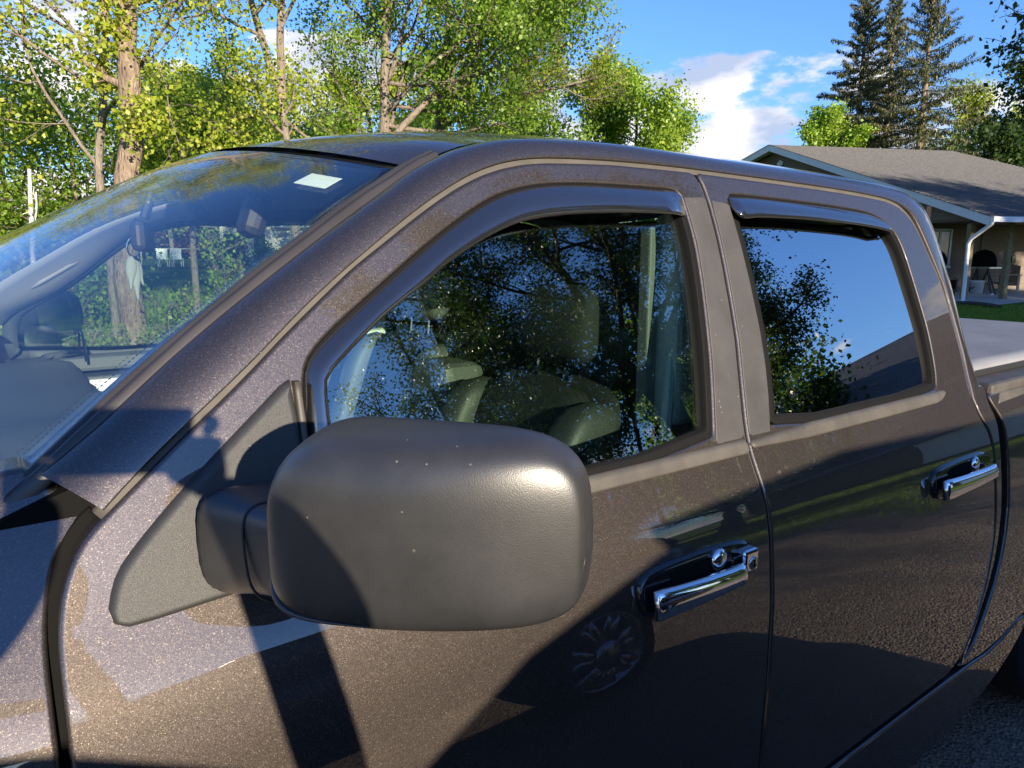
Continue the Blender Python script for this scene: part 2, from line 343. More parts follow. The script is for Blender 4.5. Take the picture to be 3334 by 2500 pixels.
def panel(name, outer, holes, material, parent, origin, off=0.0, r=0.006, depth=0.02, F=S, dF=dS, grid=0.022, rnd=1, bulge=0.0, label=None):
    loops = []
    for L_, hole in [(outer, False)]+[(h, True) for h in holes]:
        P = resample_closed(L_, rnd=rnd)
        if (area(P) < 0) != hole: P = P[::-1]
        loops.append(P)                       # material on the left of travel
    rings = [0.0, 0.07*r, 0.3*r, 0.6*r, r]
    V2 = []; tilt = []; drop = []; outd = []; quads = []; cons = []; seg = []
    ring_idx = []
    for P in loops:
        ids = []
        for d in rings:
            Q, nl = offset_loop(P, d); base = len(V2)
            for q, o_ in zip(Q, nl):
                V2.append(q); tilt.append((r-d)/r); drop.append(r-math.sqrt(max(0, r*r-(r-d)**2))); outd.append(-o_)
            ids.append(range(base, base+len(Q)))
        n = len(P)
        for a, b in zip(ids[:-1], ids[1:]):
            for j in range(n): quads.append((a[j], a[(j+1) % n], b[(j+1) % n], b[j]))
        ring_idx.append(ids); seg.append(np.array([V2[i] for i in ids[-1]]))
    # interior triangulation
    pts = []; src = []; edges = []
    for ids in ring_idx:
        b0 = len(pts)
        for i in ids[-1]: pts.append(V2[i]); src.append(i)
        n = len(ids[-1]); edges += [(b0+j, b0+(j+1) % n) for j in range(n)]
    lo = loops[0].min(0); hi = loops[0].max(0)
    gx, gz = np.meshgrid(np.arange(lo[0], hi[0], grid), np.arange(lo[1], hi[1], grid)); G = np.stack([gx.ravel(), gz.ravel()], 1)
    G += (np.indices(gx.shape)[0].ravel() % 2)[:, None]*np.array([grid/2, 0])
    keep = inside(G, seg[0])
    for s_ in seg[1:]: keep &= ~inside(G, s_)
    G = G[keep]; allb = np.concatenate(seg)
    if len(G):
        dm = np.sqrt(((G[:, None, :]-allb[None])**2).sum(2)).min(1); G = G[dm > grid*.45]
    g0 = len(V2)
    for q in G: src.append(len(V2)); V2.append(q); pts.append(q); tilt.append(0); drop.append(0); outd.append(np.zeros(2))
    vs, es, fs, ov, oe, of = delaunay_2d_cdt([Vector((float(p[0]), float(p[1]))) for p in pts], edges, [], 0, 1e-6)
    vmap = [ (src[o_[0]] if len(o_) else None) for o_ in ov ]
    for i, v_ in enumerate(vmap):
        if v_ is None:
            vmap[i] = len(V2); V2.append(np.array(vs[i])); tilt.append(0); drop.append(0); outd.append(np.zeros(2))
    vv = np.array([[v_.x, v_.y] for v_ in vs]); fc = np.array([vv[list(f)].mean(0) for f in fs])
    ok = inside(fc, seg[0])
    for s_ in seg[1:]: ok &= ~inside(fc, s_)
    tris = [tuple(vmap[i] for i in f) for f, k_ in zip(fs, ok) if k_]
    V2 = np.array(V2); drop = np.array(drop); tilt = np.array(tilt); outd = np.array(outd)
    y = F(V2[:, 1])+off+drop
    V3 = np.stack([V2[:, 0], y, V2[:, 1]], 1)
    nb = np.stack([np.zeros(len(V2)), -np.ones(len(V2)), dF(V2[:, 1])], 1); nb /= np.linalg.norm(nb, axis=1)[:, None]
    tl = np.clip(tilt, 0, .98); N = nb*np.sqrt(1-tl**2)[:, None]; N[:, 0] += outd[:, 0]*tl; N[:, 2] += outd[:, 1]*tl
    N /= np.linalg.norm(N, axis=1)[:, None]
    # orient faces towards -y
    Fc = []
    for f in tris+quads:
        a, b, c_ = V3[f[0]], V3[f[1]], V3[f[2]]
        nrm = np.cross(b-a, c_-a)
        if len(f) == 4 and np.linalg.norm(nrm) < 1e-12: nrm = np.cross(V3[f[2]]-a, V3[f[3]]-a)
        Fc.append(f if nrm @ N[f].sum(0) > 0 else f[::-1]) if False else Fc.append(f if nrm @ (N[list(f)].sum(0)) > 0 else f[::-1])
    # deep rim
    V3 = V3.tolist(); N = N.tolist()
    for ids, P in zip(ring_idx, loops):
        a = list(ids[0]); n = len(a); b0 = len(V3)
        for i in a:
            v_ = V3[i]; V3.append([v_[0], v_[1], v_[2]]); N.append([outd[i][0], 0, outd[i][1]])
        for i in a:
            v_ = V3[i]; V3.append([v_[0], v_[1]+depth, v_[2]]); N.append([outd[i][0], 0, outd[i][1]])
        for j in range(n):
            f = (b0+j, b0+(j+1) % n, b0+n+(j+1) % n, b0+n+j)
            aa, bb, cc = np.array(V3[f[0]]), np.array(V3[f[1]]), np.array(V3[f[2]])
            Fc.append(f if np.cross(bb-aa, cc-aa) @ np.array(N[f[0]]) > 0 else f[::-1])
    return mesh(name, V3, Fc, material, parent, True, origin, normals=N, label=label)
def pane(name, outer, material, parent, origin, off, F=SG, dF=dSG, thick=0.004, rnd=1):
    """thin glass pane following the side section"""
    P = resample_closed(outer, 0.03, rnd)
    lo, hi = P.min(0), P.max(0); g_ = 0.045
    gx, gz = np.meshgrid(np.arange(lo[0], hi[0], g_), np.arange(lo[1], hi[1], g_)); G = np.stack([gx.ravel(), gz.ravel()], 1)
    G = G[inside(G, P)]; dm = np.sqrt(((G[:, None]-P[None])**2).sum(2)).min(1); G = G[dm > .02]
    pts = np.concatenate([P, G]); n = len(P)
    vs, es, fs, ov, oe, of = delaunay_2d_cdt([Vector((float(p[0]), float(p[1]))) for p in pts], [(i, (i+1) % n) for i in range(n)], [], 1, 1e-6)
    vv = np.array([[v_.x, v_.y] for v_ in vs]); V = []; N = []; Fc = []
    for s_, o_ in ((-1, 0), (1, thick)):
        b0 = len(V)
        for p in vv: V.append((p[0], float(F(p[1]))+off+o_, p[1])); q = np.array([0, -1, float(dF(p[1]))]); q /= np.linalg.norm(q); N.append((q*(-s_)).tolist())
        for f in fs:
            f = [i+b0 for i in f]; a, b, c_ = [np.array(V[i]) for i in f[:3]]
            Fc.append(f if (np.cross(b-a, c_-a)[1] < 0) == (s_ < 0) else f[::-1])
    return mesh(name, V, Fc, material, parent, True, origin, normals=N)
def sweep(name, path, w, h, material, parent, origin, off=0.0, closed=False, n=None, F=S, dF=dS, rounded=True, sink=0.004):
    """strip of width w standing h proud of the body side, along path (x,z)"""
    P = np.asarray(path, float); L_ = np.linalg.norm(np.diff(P, axis=0), axis=1).sum(); P = spline(P, n or max(8, int(L_/.015)), closed)
    k = len(P)
    if closed: t = np.roll(P, -1, 0)-np.roll(P, 1, 0)
    else: t = np.gradient(P, axis=0)
    t /= np.linalg.norm(t, axis=1)[:, None]; nl = np.stack([-t[:, 1], t[:, 0]], 1)
    prof = [(-.5, sink), (-.5, -h*.5), (-.42, -h*.85), (-.3, -h), (0, -h*1.05), (.3, -h), (.42, -h*.85), (.5, -h*.5), (.5, sink)] if rounded else [(-.5, sink), (-.5, -h), (.5, -h), (.5, sink)]
    cs = []
    for a, o_ in prof:
        q = P+nl*(a*w); cs.append(np.stack([q[:, 0], F(P[:, 1])+dF(P[:, 1])*(q[:, 1]-P[:, 1])+off+o_, q[:, 1]], 1))
    V = np.concatenate(cs); F_ = []; m_ = len(prof)
    for i in range(m_-1):
        for j in range(k if closed else k-1): F_.append((i*k+j, (i+1)*k+j, (i+1)*k+(j+1) % k, i*k+(j+1) % k))
    if not closed: F_.append([i*k for i in range(m_)]); F_.append([i*k+k-1 for i in range(m_)][::-1])
    o = mesh(name, V, F_, material, parent, True, origin)
    return o

# ================================================================== TRUCK
TO = np.array([1.5, 1.0, 0.0])
truck = root('pickup_truck', 'dark brown grey crew cab pickup truck with towing mirrors filling the picture', 'pickup truck', TO)
def mirrored(o, ch=True):
    c_ = o.copy(); link(c_, o.parent); c_.scale = (1, -1, 1); return c_
SEAM = [(.069,1.382),(.104,1.41),(.154,1.45),(.203,1.486),(.245,1.519),(.292,1.558),(.342,1.597),(.396,1.638),(.452,1.674),(.505,1.708),(.548,1.734),(.592,1.758),(.638,1.779),(.684,1.794),(.732,1.805),(.781,1.811),(.858,1.816),(.943,1.82),(1.06,1.821),(1.164,1.821)]
SEAM2 = [(1.164,1.821),(1.336,1.818),(1.543,1.814),(1.696,1.81),(1.837,1.804),(1.923,1.798),(1.976,1.787),(2.015,1.767),(2.037,1.746),(2.056,1.711),(2.078,1.656),(2.103,1.601),(2.115,1.546),(2.123,1.476),(2.13,1.403),(2.127,1.332),(2.124,1.278)]
SEAML = [(2.133,1.225),(2.160,1.186),(2.178,1.132),(2.181,1.046),(2.182,.93),(2.170,.87),(2.136,.773),(2.074,.675),(2.002,.600),(1.917,.575)]
BS = [(1.164,1.821),(1.177,1.80),(1.184,1.76),(1.186,1.70),(1.185,1.63),(1.181,1.56),(1.175,1.49),(1.160,1.41),(1.148,1.34),(1.143,1.29),(1.147,1.22),(1.151,1.17),(1.149,1.097),(1.144,1.0),(1.131,.884),(1.116,.777),(1.105,.683),(1.10,.575)]
FSEAM = [(.068,1.381),(.052,1.367),(.038,1.348),(.028,1.326),(.021,1.302),(.017,1.28),(.015,1.25),(.014,1.189),(.014,1.0),(.02,.8),(.03,.575)]
WIN = [(.295,1.306),(.299,1.412),(.305,1.477),(.313,1.520),(.348,1.552),(.395,1.585),(.441,1.616),(.492,1.650),(.535,1.678),(.579,1.704),(.626,1.730),(.673,1.750),(.721,1.763),(.769,1.771),(.845,1.777),(.929,1.779),(1.045,1.780),(1.088,1.779),(1.104,1.772),(1.108,1.74),(1.112,1.68),(1.107,1.61),(1.096,1.53),(1.084,1.46),(1.066,1.385),(1.044,1.306)]
RWIN = [(1.223,1.306),(1.242,1.378),(1.254,1.442),(1.260,1.51),(1.261,1.60),(1.258,1.672),(1.254,1.735),(1.251,1.774),(1.262,1.779),(1.358,1.778),(1.524,1.774),(1.632,1.771),(1.768,1.764),(1.814,1.759),(1.858,1.748),(1.897,1.730),(1.925,1.705),(1.942,1.655),(1.952,1.591),(1.961,1.525),(1.967,1.47),(1.965,1.408),(1.955,1.348),(1.934,1.309)]
def inset_poly(P, d):
    P = resample_closed(P, .02); P = P if area(P) > 0 else P[::-1]
    return offset_loop(P, d)[0]
g = .003
doorF = FSEAM[::-1] + SEAM[1:] + BS[1:]
doorR = [BS[-1]] + BS[::-1][1:-1] + SEAM2 + SEAML
fd = panel('front_door', inset_poly(doorF, g), [WIN], M['paint'], truck, TO, depth=.03)
rd = panel('rear_door', inset_poly(doorR, g), [RWIN], M['paint'], truck, TO, depth=.03)
# fender: shoulder turns to the bonnet
def FF(z): z = np.asarray(z, float); return S(z)+np.where(z > 1.12, (np.clip(z, 1.12, None)-1.12)**2*.6, 0)
def dFF(z): z = np.asarray(z, float); return dS(z)+np.where(z > 1.12, (np.clip(z, 1.12, None)-1.12)*1.2, 0)
fen = [(.016, .55), (.012, .8), (.0085, 1.0), (.009,1.189),(.010,1.25),(.012,1.28),(.016,1.302),(.022,1.326),(.030,1.346),(.044,1.361),(.064,1.376),(.047,1.396),(.022,1.424),(.004,1.432),(-.03,1.422),(-.15,1.385),(-.5,1.33),(-.9,1.27),(-1.25,1.18),(-1.3,1.0),(-1.3,.75),(-1.12,.62)]
arc = [(-.66+.50*math.cos(a), .42+.52*math.sin(a)) for a in np.linspace(R(155), R(22), 16)]
fender = panel('front_fender', fen+arc, [], M['paint'], truck, TO, F=FF, dF=dFF, depth=.05)
rocker = panel('rocker_panel', [(-.16,.545),(.03,.568),(1.1,.568),(2.0,.568),(2.2,.556),(2.42,.60),(2.44,.56),(2.30,.485),(2.1,.43),(1.9,.40),(.0,.40),(-.16,.42)], [], M['paint'], truck, TO, off=-.004, depth=.06)
# cab corner behind the rear door, gap rubber, bed side
GAPR = [(2.225,1.262),(2.262,1.205),(2.275,1.153),(2.280,1.043),(2.277,.92),(2.224,.777),(2.135,.667),(2.06,.600),(1.96,.570)]
cornL = [(x+.006, z) for x, z in [(2.124,1.278)]+SEAML[:-1]]
cornR = [(x-.052, z) for x, z in [(2.262,1.262),(2.280,1.205)]+GAPR[2:]]
cc = panel('cab_corner', cornL+[(2.0,.566)]+cornR[::-1][1:]+[(2.225,1.30),(2.13,1.31)], [], M['paint'], truck, TO, depth=.12)
gapc = np.array([(x-.024, z) for x, z in GAPR])
gr_ = sweep('bed_gap_liner', gapc, .058, .001, M['gloss'], truck, TO, off=.028, sink=.05)
bed = GAPR[::-1] + [(2.240,1.278),(2.9,1.278),(4.1,1.278),(4.13,1.25),(4.13,.7),(4.05,.62),(3.75,.60)] + [(3.12+.52*math.cos(a), .44+.52*math.sin(a)) for a in np.linspace(R(18), R(162), 16)]+[(2.45,.60),(2.2,.56)]
bedside = panel('bed_side', bed, [], M['paint'], truck, TO, depth=.06)
# A-pillar / roof rail / C-pillar band between windshield edge (or roof ditch) and the door seam
ST = [((.074,1.389),(.024,.128,1.424)),((.110,1.420),(.056,.136,1.447)),((.154,1.455),(.094,.146,1.475)),((.245,1.524),(.178,.168,1.541)),((.342,1.602),(.268,.190,1.605)),((.452,1.679),(.374,.214,1.676)),((.548,1.739),(.462,.235,1.732)),((.638,1.784),(.550,.254,1.786)),((.732,1.810),(.640,.270,1.825)),((.858,1.821),(.745,.279,1.846)),((1.06,1.826),(.95,.288,1.858)),((1.34,1.823),(1.28,.292,1.861)),((1.70,1.815),(1.66,.295,1.860)),((1.87,1.807),(1.86,.296,1.858)),((1.95,1.799),(1.99,.296,1.853)),((2.012,1.781),(2.11,.294,1.842)),((2.045,1.755),(2.20,.288,1.822)),((2.066,1.714),(2.255,.276,1.785)),((2.098,1.630),(2.285,.256,1.70)),((2.124,1.546),(2.300,.232,1.60)),((2.139,1.403),(2.298,.180,1.43)),((2.135,1.335),(2.290,.130,1.34)),((2.131,1.278),(2.27,.09,1.27))]
oc = np.array([[a[0], float(S(a[1])), a[1]] for a, b in ST]); ic = np.array([b for a, b in ST])
tt = np.linspace(0, len(ST)-1, 150)
def par(Pn):  # smooth interpolation by station index
    Pn = np.asarray(Pn, float); out = []
    for t in tt:
        i = min(int(t), len(Pn)-2); f = t-i
        a, b, c_, d = Pn[max(i-1, 0)], Pn[i], Pn[i+1], Pn[min(i+2, len(Pn)-1)]
        out.append(.5*(2*b+(-a+c_)*f+(2*a-5*b+4*c_-d)*f*f+(-a+3*b-3*c_+d)*f**3))
    return np.array(out)
oc, ic = par(oc), par(ic)
T = np.gradient(oc, axis=0); dirv = ic-oc; wid = np.linalg.norm(dirv, axis=1)[:, None]
nrm = np.cross(T, dirv); nrm /= np.linalg.norm(nrm, axis=1)[:, None]; nrm *= np.sign(-nrm[:, 1:2]+nrm[:, 2:3]*.5)
cs = []
sq = lambda f: math.sin(math.pi*f)**.75
for f in (0, .02, .06, .12, .2, .3, .4, .5, .6, .7, .8, .88, .94, .98, 1):
    cs.append(oc+dirv*f+nrm*(sq(f) if 0 < f < 1 else 0)*np.clip(wid*.13, .006, .02))
cs = [oc+np.array([0, .018, 0])] + cs + [ic+np.array([0, .015, -.02])]
cs_rail = cs
rail = loft('cab_side_frame', cs, M['paint'], truck, TO)
mirror_list = [fd, rd, fender, rocker, cc, gr_, bedside, rail]
# weatherstrip in the seams
sw = sweep('door_weatherstrip', SEAM+SEAM2[1:], .013, .001, M['gasket'], truck, TO, off=.006, sink=.012)
sw2 = sweep('door_weatherstrip', FSEAM, .014, .001, M['dark'], truck, TO, off=.030, sink=.012)
sw3 = sweep('door_weatherstrip', BS[1:], .012, .001, M['gasket'], truck, TO, off=.008, sink=.012)
sw4 = sweep('door_weatherstrip', SEAML, .016, .001, M['rubber'], truck, TO, off=.012, sink=.012)
# seals, belt mouldings, pillar film
TOPF = WIN
def closed_sweep(name, P, w, h, m_, par_, off, rnd=1):
    Q = resample_closed(P, .018, rnd); Q = Q if area(Q) > 0 else Q[::-1]
    Q = offset_loop(Q, w*.5-.001)[0]; return sweep(name, Q, w, h, m_, par_, TO, off=off, closed=True, n=len(Q), sink=.02)
ws1 = closed_sweep('window_seal', WIN, .016, .003, M['seal'], fd, .004); ws2 = closed_sweep('window_seal', RWIN, .018, .003, M['seal'], rd, .004)
for o in (ws1, ws2): o.parent = truck
ws1.parent = fd; ws2.parent = rd
gl1 = pane('window_glass', inset_poly(WIN, .004), M['sideglass'], fd, TO, .016)
gl2 = pane('window_glass', inset_poly(RWIN, .004), M['tintglass'], rd, TO, .016)
bm1 = panel('belt_moulding', [(.300,1.285),(1.139,1.283),(1.139,1.310),(.300,1.310)], [], M['belt'], fd, TO, off=-.007, r=.008, rnd=0, depth=.02)
bm2 = panel('belt_moulding', [(1.148,1.283),(1.90,1.284),(1.955,1.290),(1.983,1.308),(1.975,1.314),(1.148,1.311)], [], M['belt'], rd, TO, off=-.007, r=.008, rnd=1, depth=.02)
edgeB = [(x, z) for x, z in BS if 1.31 < z < 1.775]
fB = [(x-.008, z) for x, z in edgeB]; fW = [(x+.006, z) for x, z in WIN if x > 1.0 and 1.306 < z < 1.77]
pc1 = panel('pillar_cover', [(1.1105,1.766)]+[(1.176,1.770)]+fB[1:]+[(1.136,1.312),(1.052,1.312)]+fW[::-1][:-0 or None], [], M['pillar'], fd, TO, off=-.0022, r=.002, rnd=0, depth=.002)
rB = [(x+.008, z) for x, z in edgeB]; rW = [(x-.005, z) for x, z in RWIN if x < 1.3 and 1.306 < z < 1.76]
pc2 = panel('pillar_cover', [(1.194,1.764)]+rB[1:]+[(1.153,1.312),(1.219,1.312)]+rW+[(1.247,1.760)], [], M['pillar'], rd, TO, off=-.0022, r=.002, rnd=0, depth=.002)
# vent visors
def visor(name, top, low, parent, ends=(1, 1)):
    n = 60; a = onS(spline(top, n), -.001); b = onS(spline(low, n), -.018)
    fe = np.clip(np.minimum(np.linspace(0, 1, n), np.linspace(1, 0, n))/.05, .15, 1)[:, None]; b[:, 1:2] = (S(b[:, 2:3])-.018*fe)
    cs_ = [a+[0, .006, 0], a]
    for f, h in ((.12, .004), (.3, .009), (.5, .011), (.7, .010), (.88, .005), (1, 0)):
        q = a*(1-f)+b*f; q[:, 1] -= h*.7*fe[:, 0]; cs_.append(q)
    bb = b.copy(); bb[:, 1] += .006; bb[:, 2] += .001; cs_.append(bb)
    V = cs_; o = loft(name, V, M['visor'], parent, TO)
    s_ = o.modifiers.new('solid', 'SOLIDIFY'); s_.thickness = .0018; s_.offset = 0
    return o
vf_top = [(.299,1.33),(.301,1.412),(.307,1.477),(.316,1.517),(.350,1.549),(.397,1.582),(.443,1.613),(.494,1.647),(.537,1.675),(.581,1.701),(.628,1.726),(.675,1.746),(.723,1.759),(.771,1.767),(.845,1.773),(.929,1.775),(1.045,1.776),(1.090,1.775),(1.103,1.768)]
vf_low = [(.324,1.33),(.325,1.412),(.327,1.477),(.333,1.504),(.366,1.532),(.421,1.572),(.462,1.597),(.502,1.620),(.534,1.641),(.576,1.663),(.621,1.684),(.667,1.701),(.714,1.712),(.786,1.721),(.893,1.728),(1.006,1.731),(1.067,1.731),(1.100,1.729)]
visor('vent_visor', vf_top, vf_low, fd)
vr_top = [(1.253,1.772),(1.30,1.775),(1.358,1.775),(1.524,1.771),(1.632,1.768),(1.768,1.761),(1.814,1.756),(1.858,1.745),(1.895,1.727)]
vr_low = [(1.235,1.727),(1.262,1.730),(1.32,1.734),(1.474,1.735),(1.60,1.732),(1.712,1.728),(1.80,1.722),(1.852,1.716),(1.893,1.708)]
vr_low = [(1.250,1.768),(1.250,1.745)]+vr_low[1:]
vr_top = [(1.249,1.771)]+vr_top
visor('vent_visor', vr_top, vr_low, rd)
# door handles
def handle(x0, x1, z, dz, parent, lock):
    F0 = S
    L_ = x1-x0
    P = [(x0-.012,z-.032),(x0-.014,z+.02),(x0+.01,z+.036),(x0+.7*L_,z+.040+dz),(x1+(.0 if not lock else .01),z+.030+dz),(x1+.008,z-.004+dz),(x1,z-.034+dz),(x0+.5*L_,z-.044),(x0+.02,z-.046)]
    panel('handle_bezel', P, [], M['gloss'], parent, TO, off=-.010, r=.009, rnd=2, depth=.02)
    cup = [(x0+.055,z+.028),(x0+.62*L_,z+.030+dz),(x0+.70*L_,z+.012),(x0+.55*L_,z-.004),(x0+.10,z-.006),(x0+.05,z+.006)]
    panel('handle_recess_shade', cup, [], M['dark'], parent, TO, off=-.0108, r=.004, rnd=2, depth=.004)  # flat dark plate on the bezel, painted-in shade of the hand recess
    n = 30; xe = x0+L_*(.86 if lock else .97); xs = np.linspace(x0+.004, xe, n); V = []; F = []; m_ = 16
    for i, x in enumerate(xs):
        f = i/(n-1); e = min(1, (min(f, 1-f)*12)+.25)**.6
        hz = (.0255-.0070*min(1, f*1.2)**.8)*(.88+.12*e)
        cz = z-.038+.006*f+dz*f+hz; cy_ = float(S(z-.02))-.026-.004*math.sin(math.pi*f)**.45; hy = .0085*(.6+.4*e)
        for j in range(m_):
            th = 2*math.pi*j/m_; c_, s_ = math.cos(th), math.sin(th)
            V.append((x, cy_+hy*math.copysign(abs(c_)**.7, c_)+.006*(s_ > 0)*abs(s_), cz+hz*math.copysign(abs(s_)**.5, s_)))
    for i in range(n-1):
        for j in range(m_): F.append((i*m_+j, i*m_+(j+1) % m_, (i+1)*m_+(j+1) % m_, (i+1)*m_+j))
    F.append(tuple(range(m_))[::-1]); F.append(tuple((n-1)*m_+j for j in range(m_)))
    mesh('door_handle', V, F, M['chrome'], parent, True, TO)
    xb = x0+.66*L_; MB().lathe([(.001,-.019),(.012,-.018),(.019,-.014),(.022,-.006)], (xb, float(S(z)), z+.014), 20, 'y').obj('handle_boss', M['chrome'], parent, TO, True)
    if lock:
        MB().box((xe+.001, float(S(z))-.026, z-.022+dz), (x1+.004, float(S(z))-.002, z+.022+dz)).obj('lock_block', M['chrome'], parent, TO, bevel=.006)
        MB().lathe([(.001,-.0285),(.0105,-.0285),(.0125,-.0265),(.013,-.004)], (x1-.014, float(S(z)), z-.003+dz), 18, 'y').obj('key_lock', M['alloy'], parent, TO, True)
        MB().box((x1-.0152, float(S(z))-.0300, z-.010+dz), (x1-.0128, float(S(z))-.0280, z+.004+dz)).obj('key_slot', M['dark'], parent, TO)
handle(.800, 1.072, 1.118, -.004, fd, True)
handle(1.815, 2.130, 1.108, .0, rd, False)
# mirror: sail, arm, housing
SAIL = [(.291,1.503),(.280,1.499),(.260,1.483),(.161,1.405),(.125,1.374),(.095,1.346),(.077,1.326),(.067,1.300),(.065,1.288),(.070,1.278),(.085,1.273),(.183,1.279),(.29,1.283)]
sail = panel('mirror_mount', SAIL, [], M['sailplastic'], truck, TO, off=-.013, r=.010, rnd=1, depth=.03)
post = sweep('window_divider', [(.2935,1.315),(.2945,1.40),(.296,1.50)], .009, .008, M['belt'], truck, TO, off=-.002)
mir = bpy.data.objects.new('side_mirror', None); link(mir, truck); mir.location = (.25-TO[0], -.2-TO[1], 1.3)
MO = np.array([.25, -.2, 1.3])
def section_loft(name, secs, material, parent, origin, capa=True, capb=True, sub=0):
    n = len(secs[0]); V = np.concatenate([np.asarray(s_) for s_ in secs]); F = []
    for i in range(len(secs)-1):
        for j in range(n): F.append((i*n+j, i*n+(j+1) % n, (i+1)*n+(j+1) % n, (i+1)*n+j))
    if capa: F.append(tuple(range(n))[::-1])
    if capb: F.append(tuple((len(secs)-1)*n+j for j in range(n)))
    o = mesh(name, V, F, material, parent, True, origin)
    if sub: ss = o.modifiers.new('sub', 'SUBSURF'); ss.levels = sub; ss.render_levels = sub
    return o
def sup(c_, s_, p): return math.copysign(abs(c_)**p, c_), math.copysign(abs(s_)**p, s_)
P0, P1 = np.array([.2035, -.131, 1.4080]), np.array([.3627, -.3547, 1.421])
ax = P1-P0; LEN = np.linalg.norm(ax); ax /= LEN; nf = np.array([ax[1], -ax[0], 0]); nf /= np.linalg.norm(nf); nf = nf if nf[0] < 0 else -nf
HS = dict(b=.03)
def hsec(s_, gx=0.0, n=40, half=None):
    if s_ < .5: e = max(0, 1-(1-2*s_)**5)**(1/2.3); eb = max(.02, max(0, 1-(1-2*s_)**7)**(1/3.2))
    else: e = max(0, 1-(2*s_-1)**5)**(1/4.1); eb = max(e, .02)
    e = max(e, .02); top = (.1068+(.095-.1068)*s_)*e; bot = (.0773+(.0678-.0773)*s_)*eb; fr = .068*(.3+.7*e)*(1-.78*max(0, (s_-.36)/.64)**1.8)
    ring = []
    for j in range(n):
        th = 2*math.pi*j/n if half is None else half[0]+(half[1]-half[0])*j/(n-1)
        c_, q = sup(math.cos(th), math.sin(th), .44); dz = q*(top if q > 0 else bot); dn = c_*(fr if c_ > 0 else HS['b'])
        ring.append(P0+ax*(s_*LEN)+nf*(dn+(gx if c_ > 0 else 0))+np.array([0, 0, dz+math.copysign(gx, q)])*(1-.12*max(0, c_)))
    return ring
sl = list(np.concatenate([[0, .003, .01, .025, .05, .09], np.linspace(.15, .85, 13), [.9, .94, .97, .985, .995, 1.0]]))
mh = section_loft('mirror_housing', [hsec(s_) for s_ in sl], M['plastic'], mir, MO, sub=1)
rd_ = []
for s_ in np.linspace(.012, .40, 22):
    q = hsec(s_, .0006, 41, (R(-90), R(90))); j = 12-int(0); rd_.append(np.array(hsec(s_, .0004, 3, (R(-40)-R(9)*s_, R(40))))[0])
MB().tube(rd_, [.0034*(1-.85*i/21) for i in range(22)], 8).obj('housing_ridge', M['plastic'], mir, MO, True)
sm_ = [np.array(hsec(.10+.05*t, .0003, 3, (R(-42)-R(50)*t, 0)))[0] for t in np.linspace(0, 1, 14)]
MB().tube(sm_, .0011, 6).obj('housing_seam', M['dark'], mir, MO, True)
arm = []
A0, A1 = np.array([.219, .035, 1.340]), np.array([.252, -.175, 1.362])
for f in np.linspace(0, 1, 12):
    c0 = A0*(1-f)+A1*f; hz = .046+.022*(1-f)**3; hx = .040+.034*(1-f)**3
    ring = []
    for j in range(32):
        th = 2*math.pi*j/32; c_, q = sup(math.cos(th), math.sin(th), .55)
        ring.append(c0+np.array([c_*hx, c_*hx*-.1, q*hz-.006*c_]))
    arm.append(ring)
section_loft('mirror_arm', arm, M['plastic'], mir, MO, sub=1)
seam_ring = []
f = .40; c0 = A0*(1-f)+A1*f
for j in range(32):
    th = 2*math.pi*j/32; c_, q = sup(math.cos(th), math.sin(th), .55)
    seam_ring.append(c0+np.array([c_*.0505, c_*-.005, q*.0515-.006*c_])+np.array([.0, .012*q, 0]))
MB().tube(seam_ring+[seam_ring[0]], .0016, 5, False).obj('arm_joint', M['rubber'], mir, MO, True)
msec = [P0+ax*(s_*LEN)-nf*(HS['b']*.92) for s_ in (.06, .94)]
mg = mesh('mirror_glass', [msec[0]+[0,0,-.062], msec[1]+[0,0,-.066], msec[1]+[0,0,.064], msec[0]+[0,0,.058]], [(0,1,2,3)], M['chrome'], mir, False, MO)
mg.modifiers.new('s', 'SOLIDIFY').thickness = .003
# roof panel
def curve3(P, n): return spline(np.array(P, float), n)
nx = 60
hdr_d = np.array([.560, .300, 1.792]); 
edge = curve3([(.560,.290,1.795),(.640,.278,1.832),(.745,.287,1.851),(.95,.296,1.862),(1.28,.300,1.865),(1.66,.303,1.864),(1.99,.304,1.857),(2.11,.302,1.846),(2.20,.296,1.826),(2.255,.282,1.79)], nx)
edge[:, 1] -= .007*(1-sstep(edge[:, 0], .9, 1.2)); edge[:, 2] -= .004*(1-sstep(edge[:, 0], .9, 1.2))
cen = curve3([(.395,1.0,1.868),(.50,1.0,1.890),(.70,1.0,1.922),(.95,1.0,1.942),(1.28,1.0,1.950),(1.66,1.0,1.945),(1.99,1.0,1.928),(2.15,1.0,1.905),(2.26,1.0,1.87),(2.31,1.0,1.82)], nx)
rows = []
for u in np.linspace(-1, 1, 41):
    w = abs(u)**2.4; k_ = cen*(1-w)+edge*w
    k_ = k_.copy(); k_[:, 1] = 1.0+u*(1.0-edge[:, 1]) if True else 0
    rows.append(k_)
loft('roof_panel', rows, M['paint'], truck, TO, flip=True)
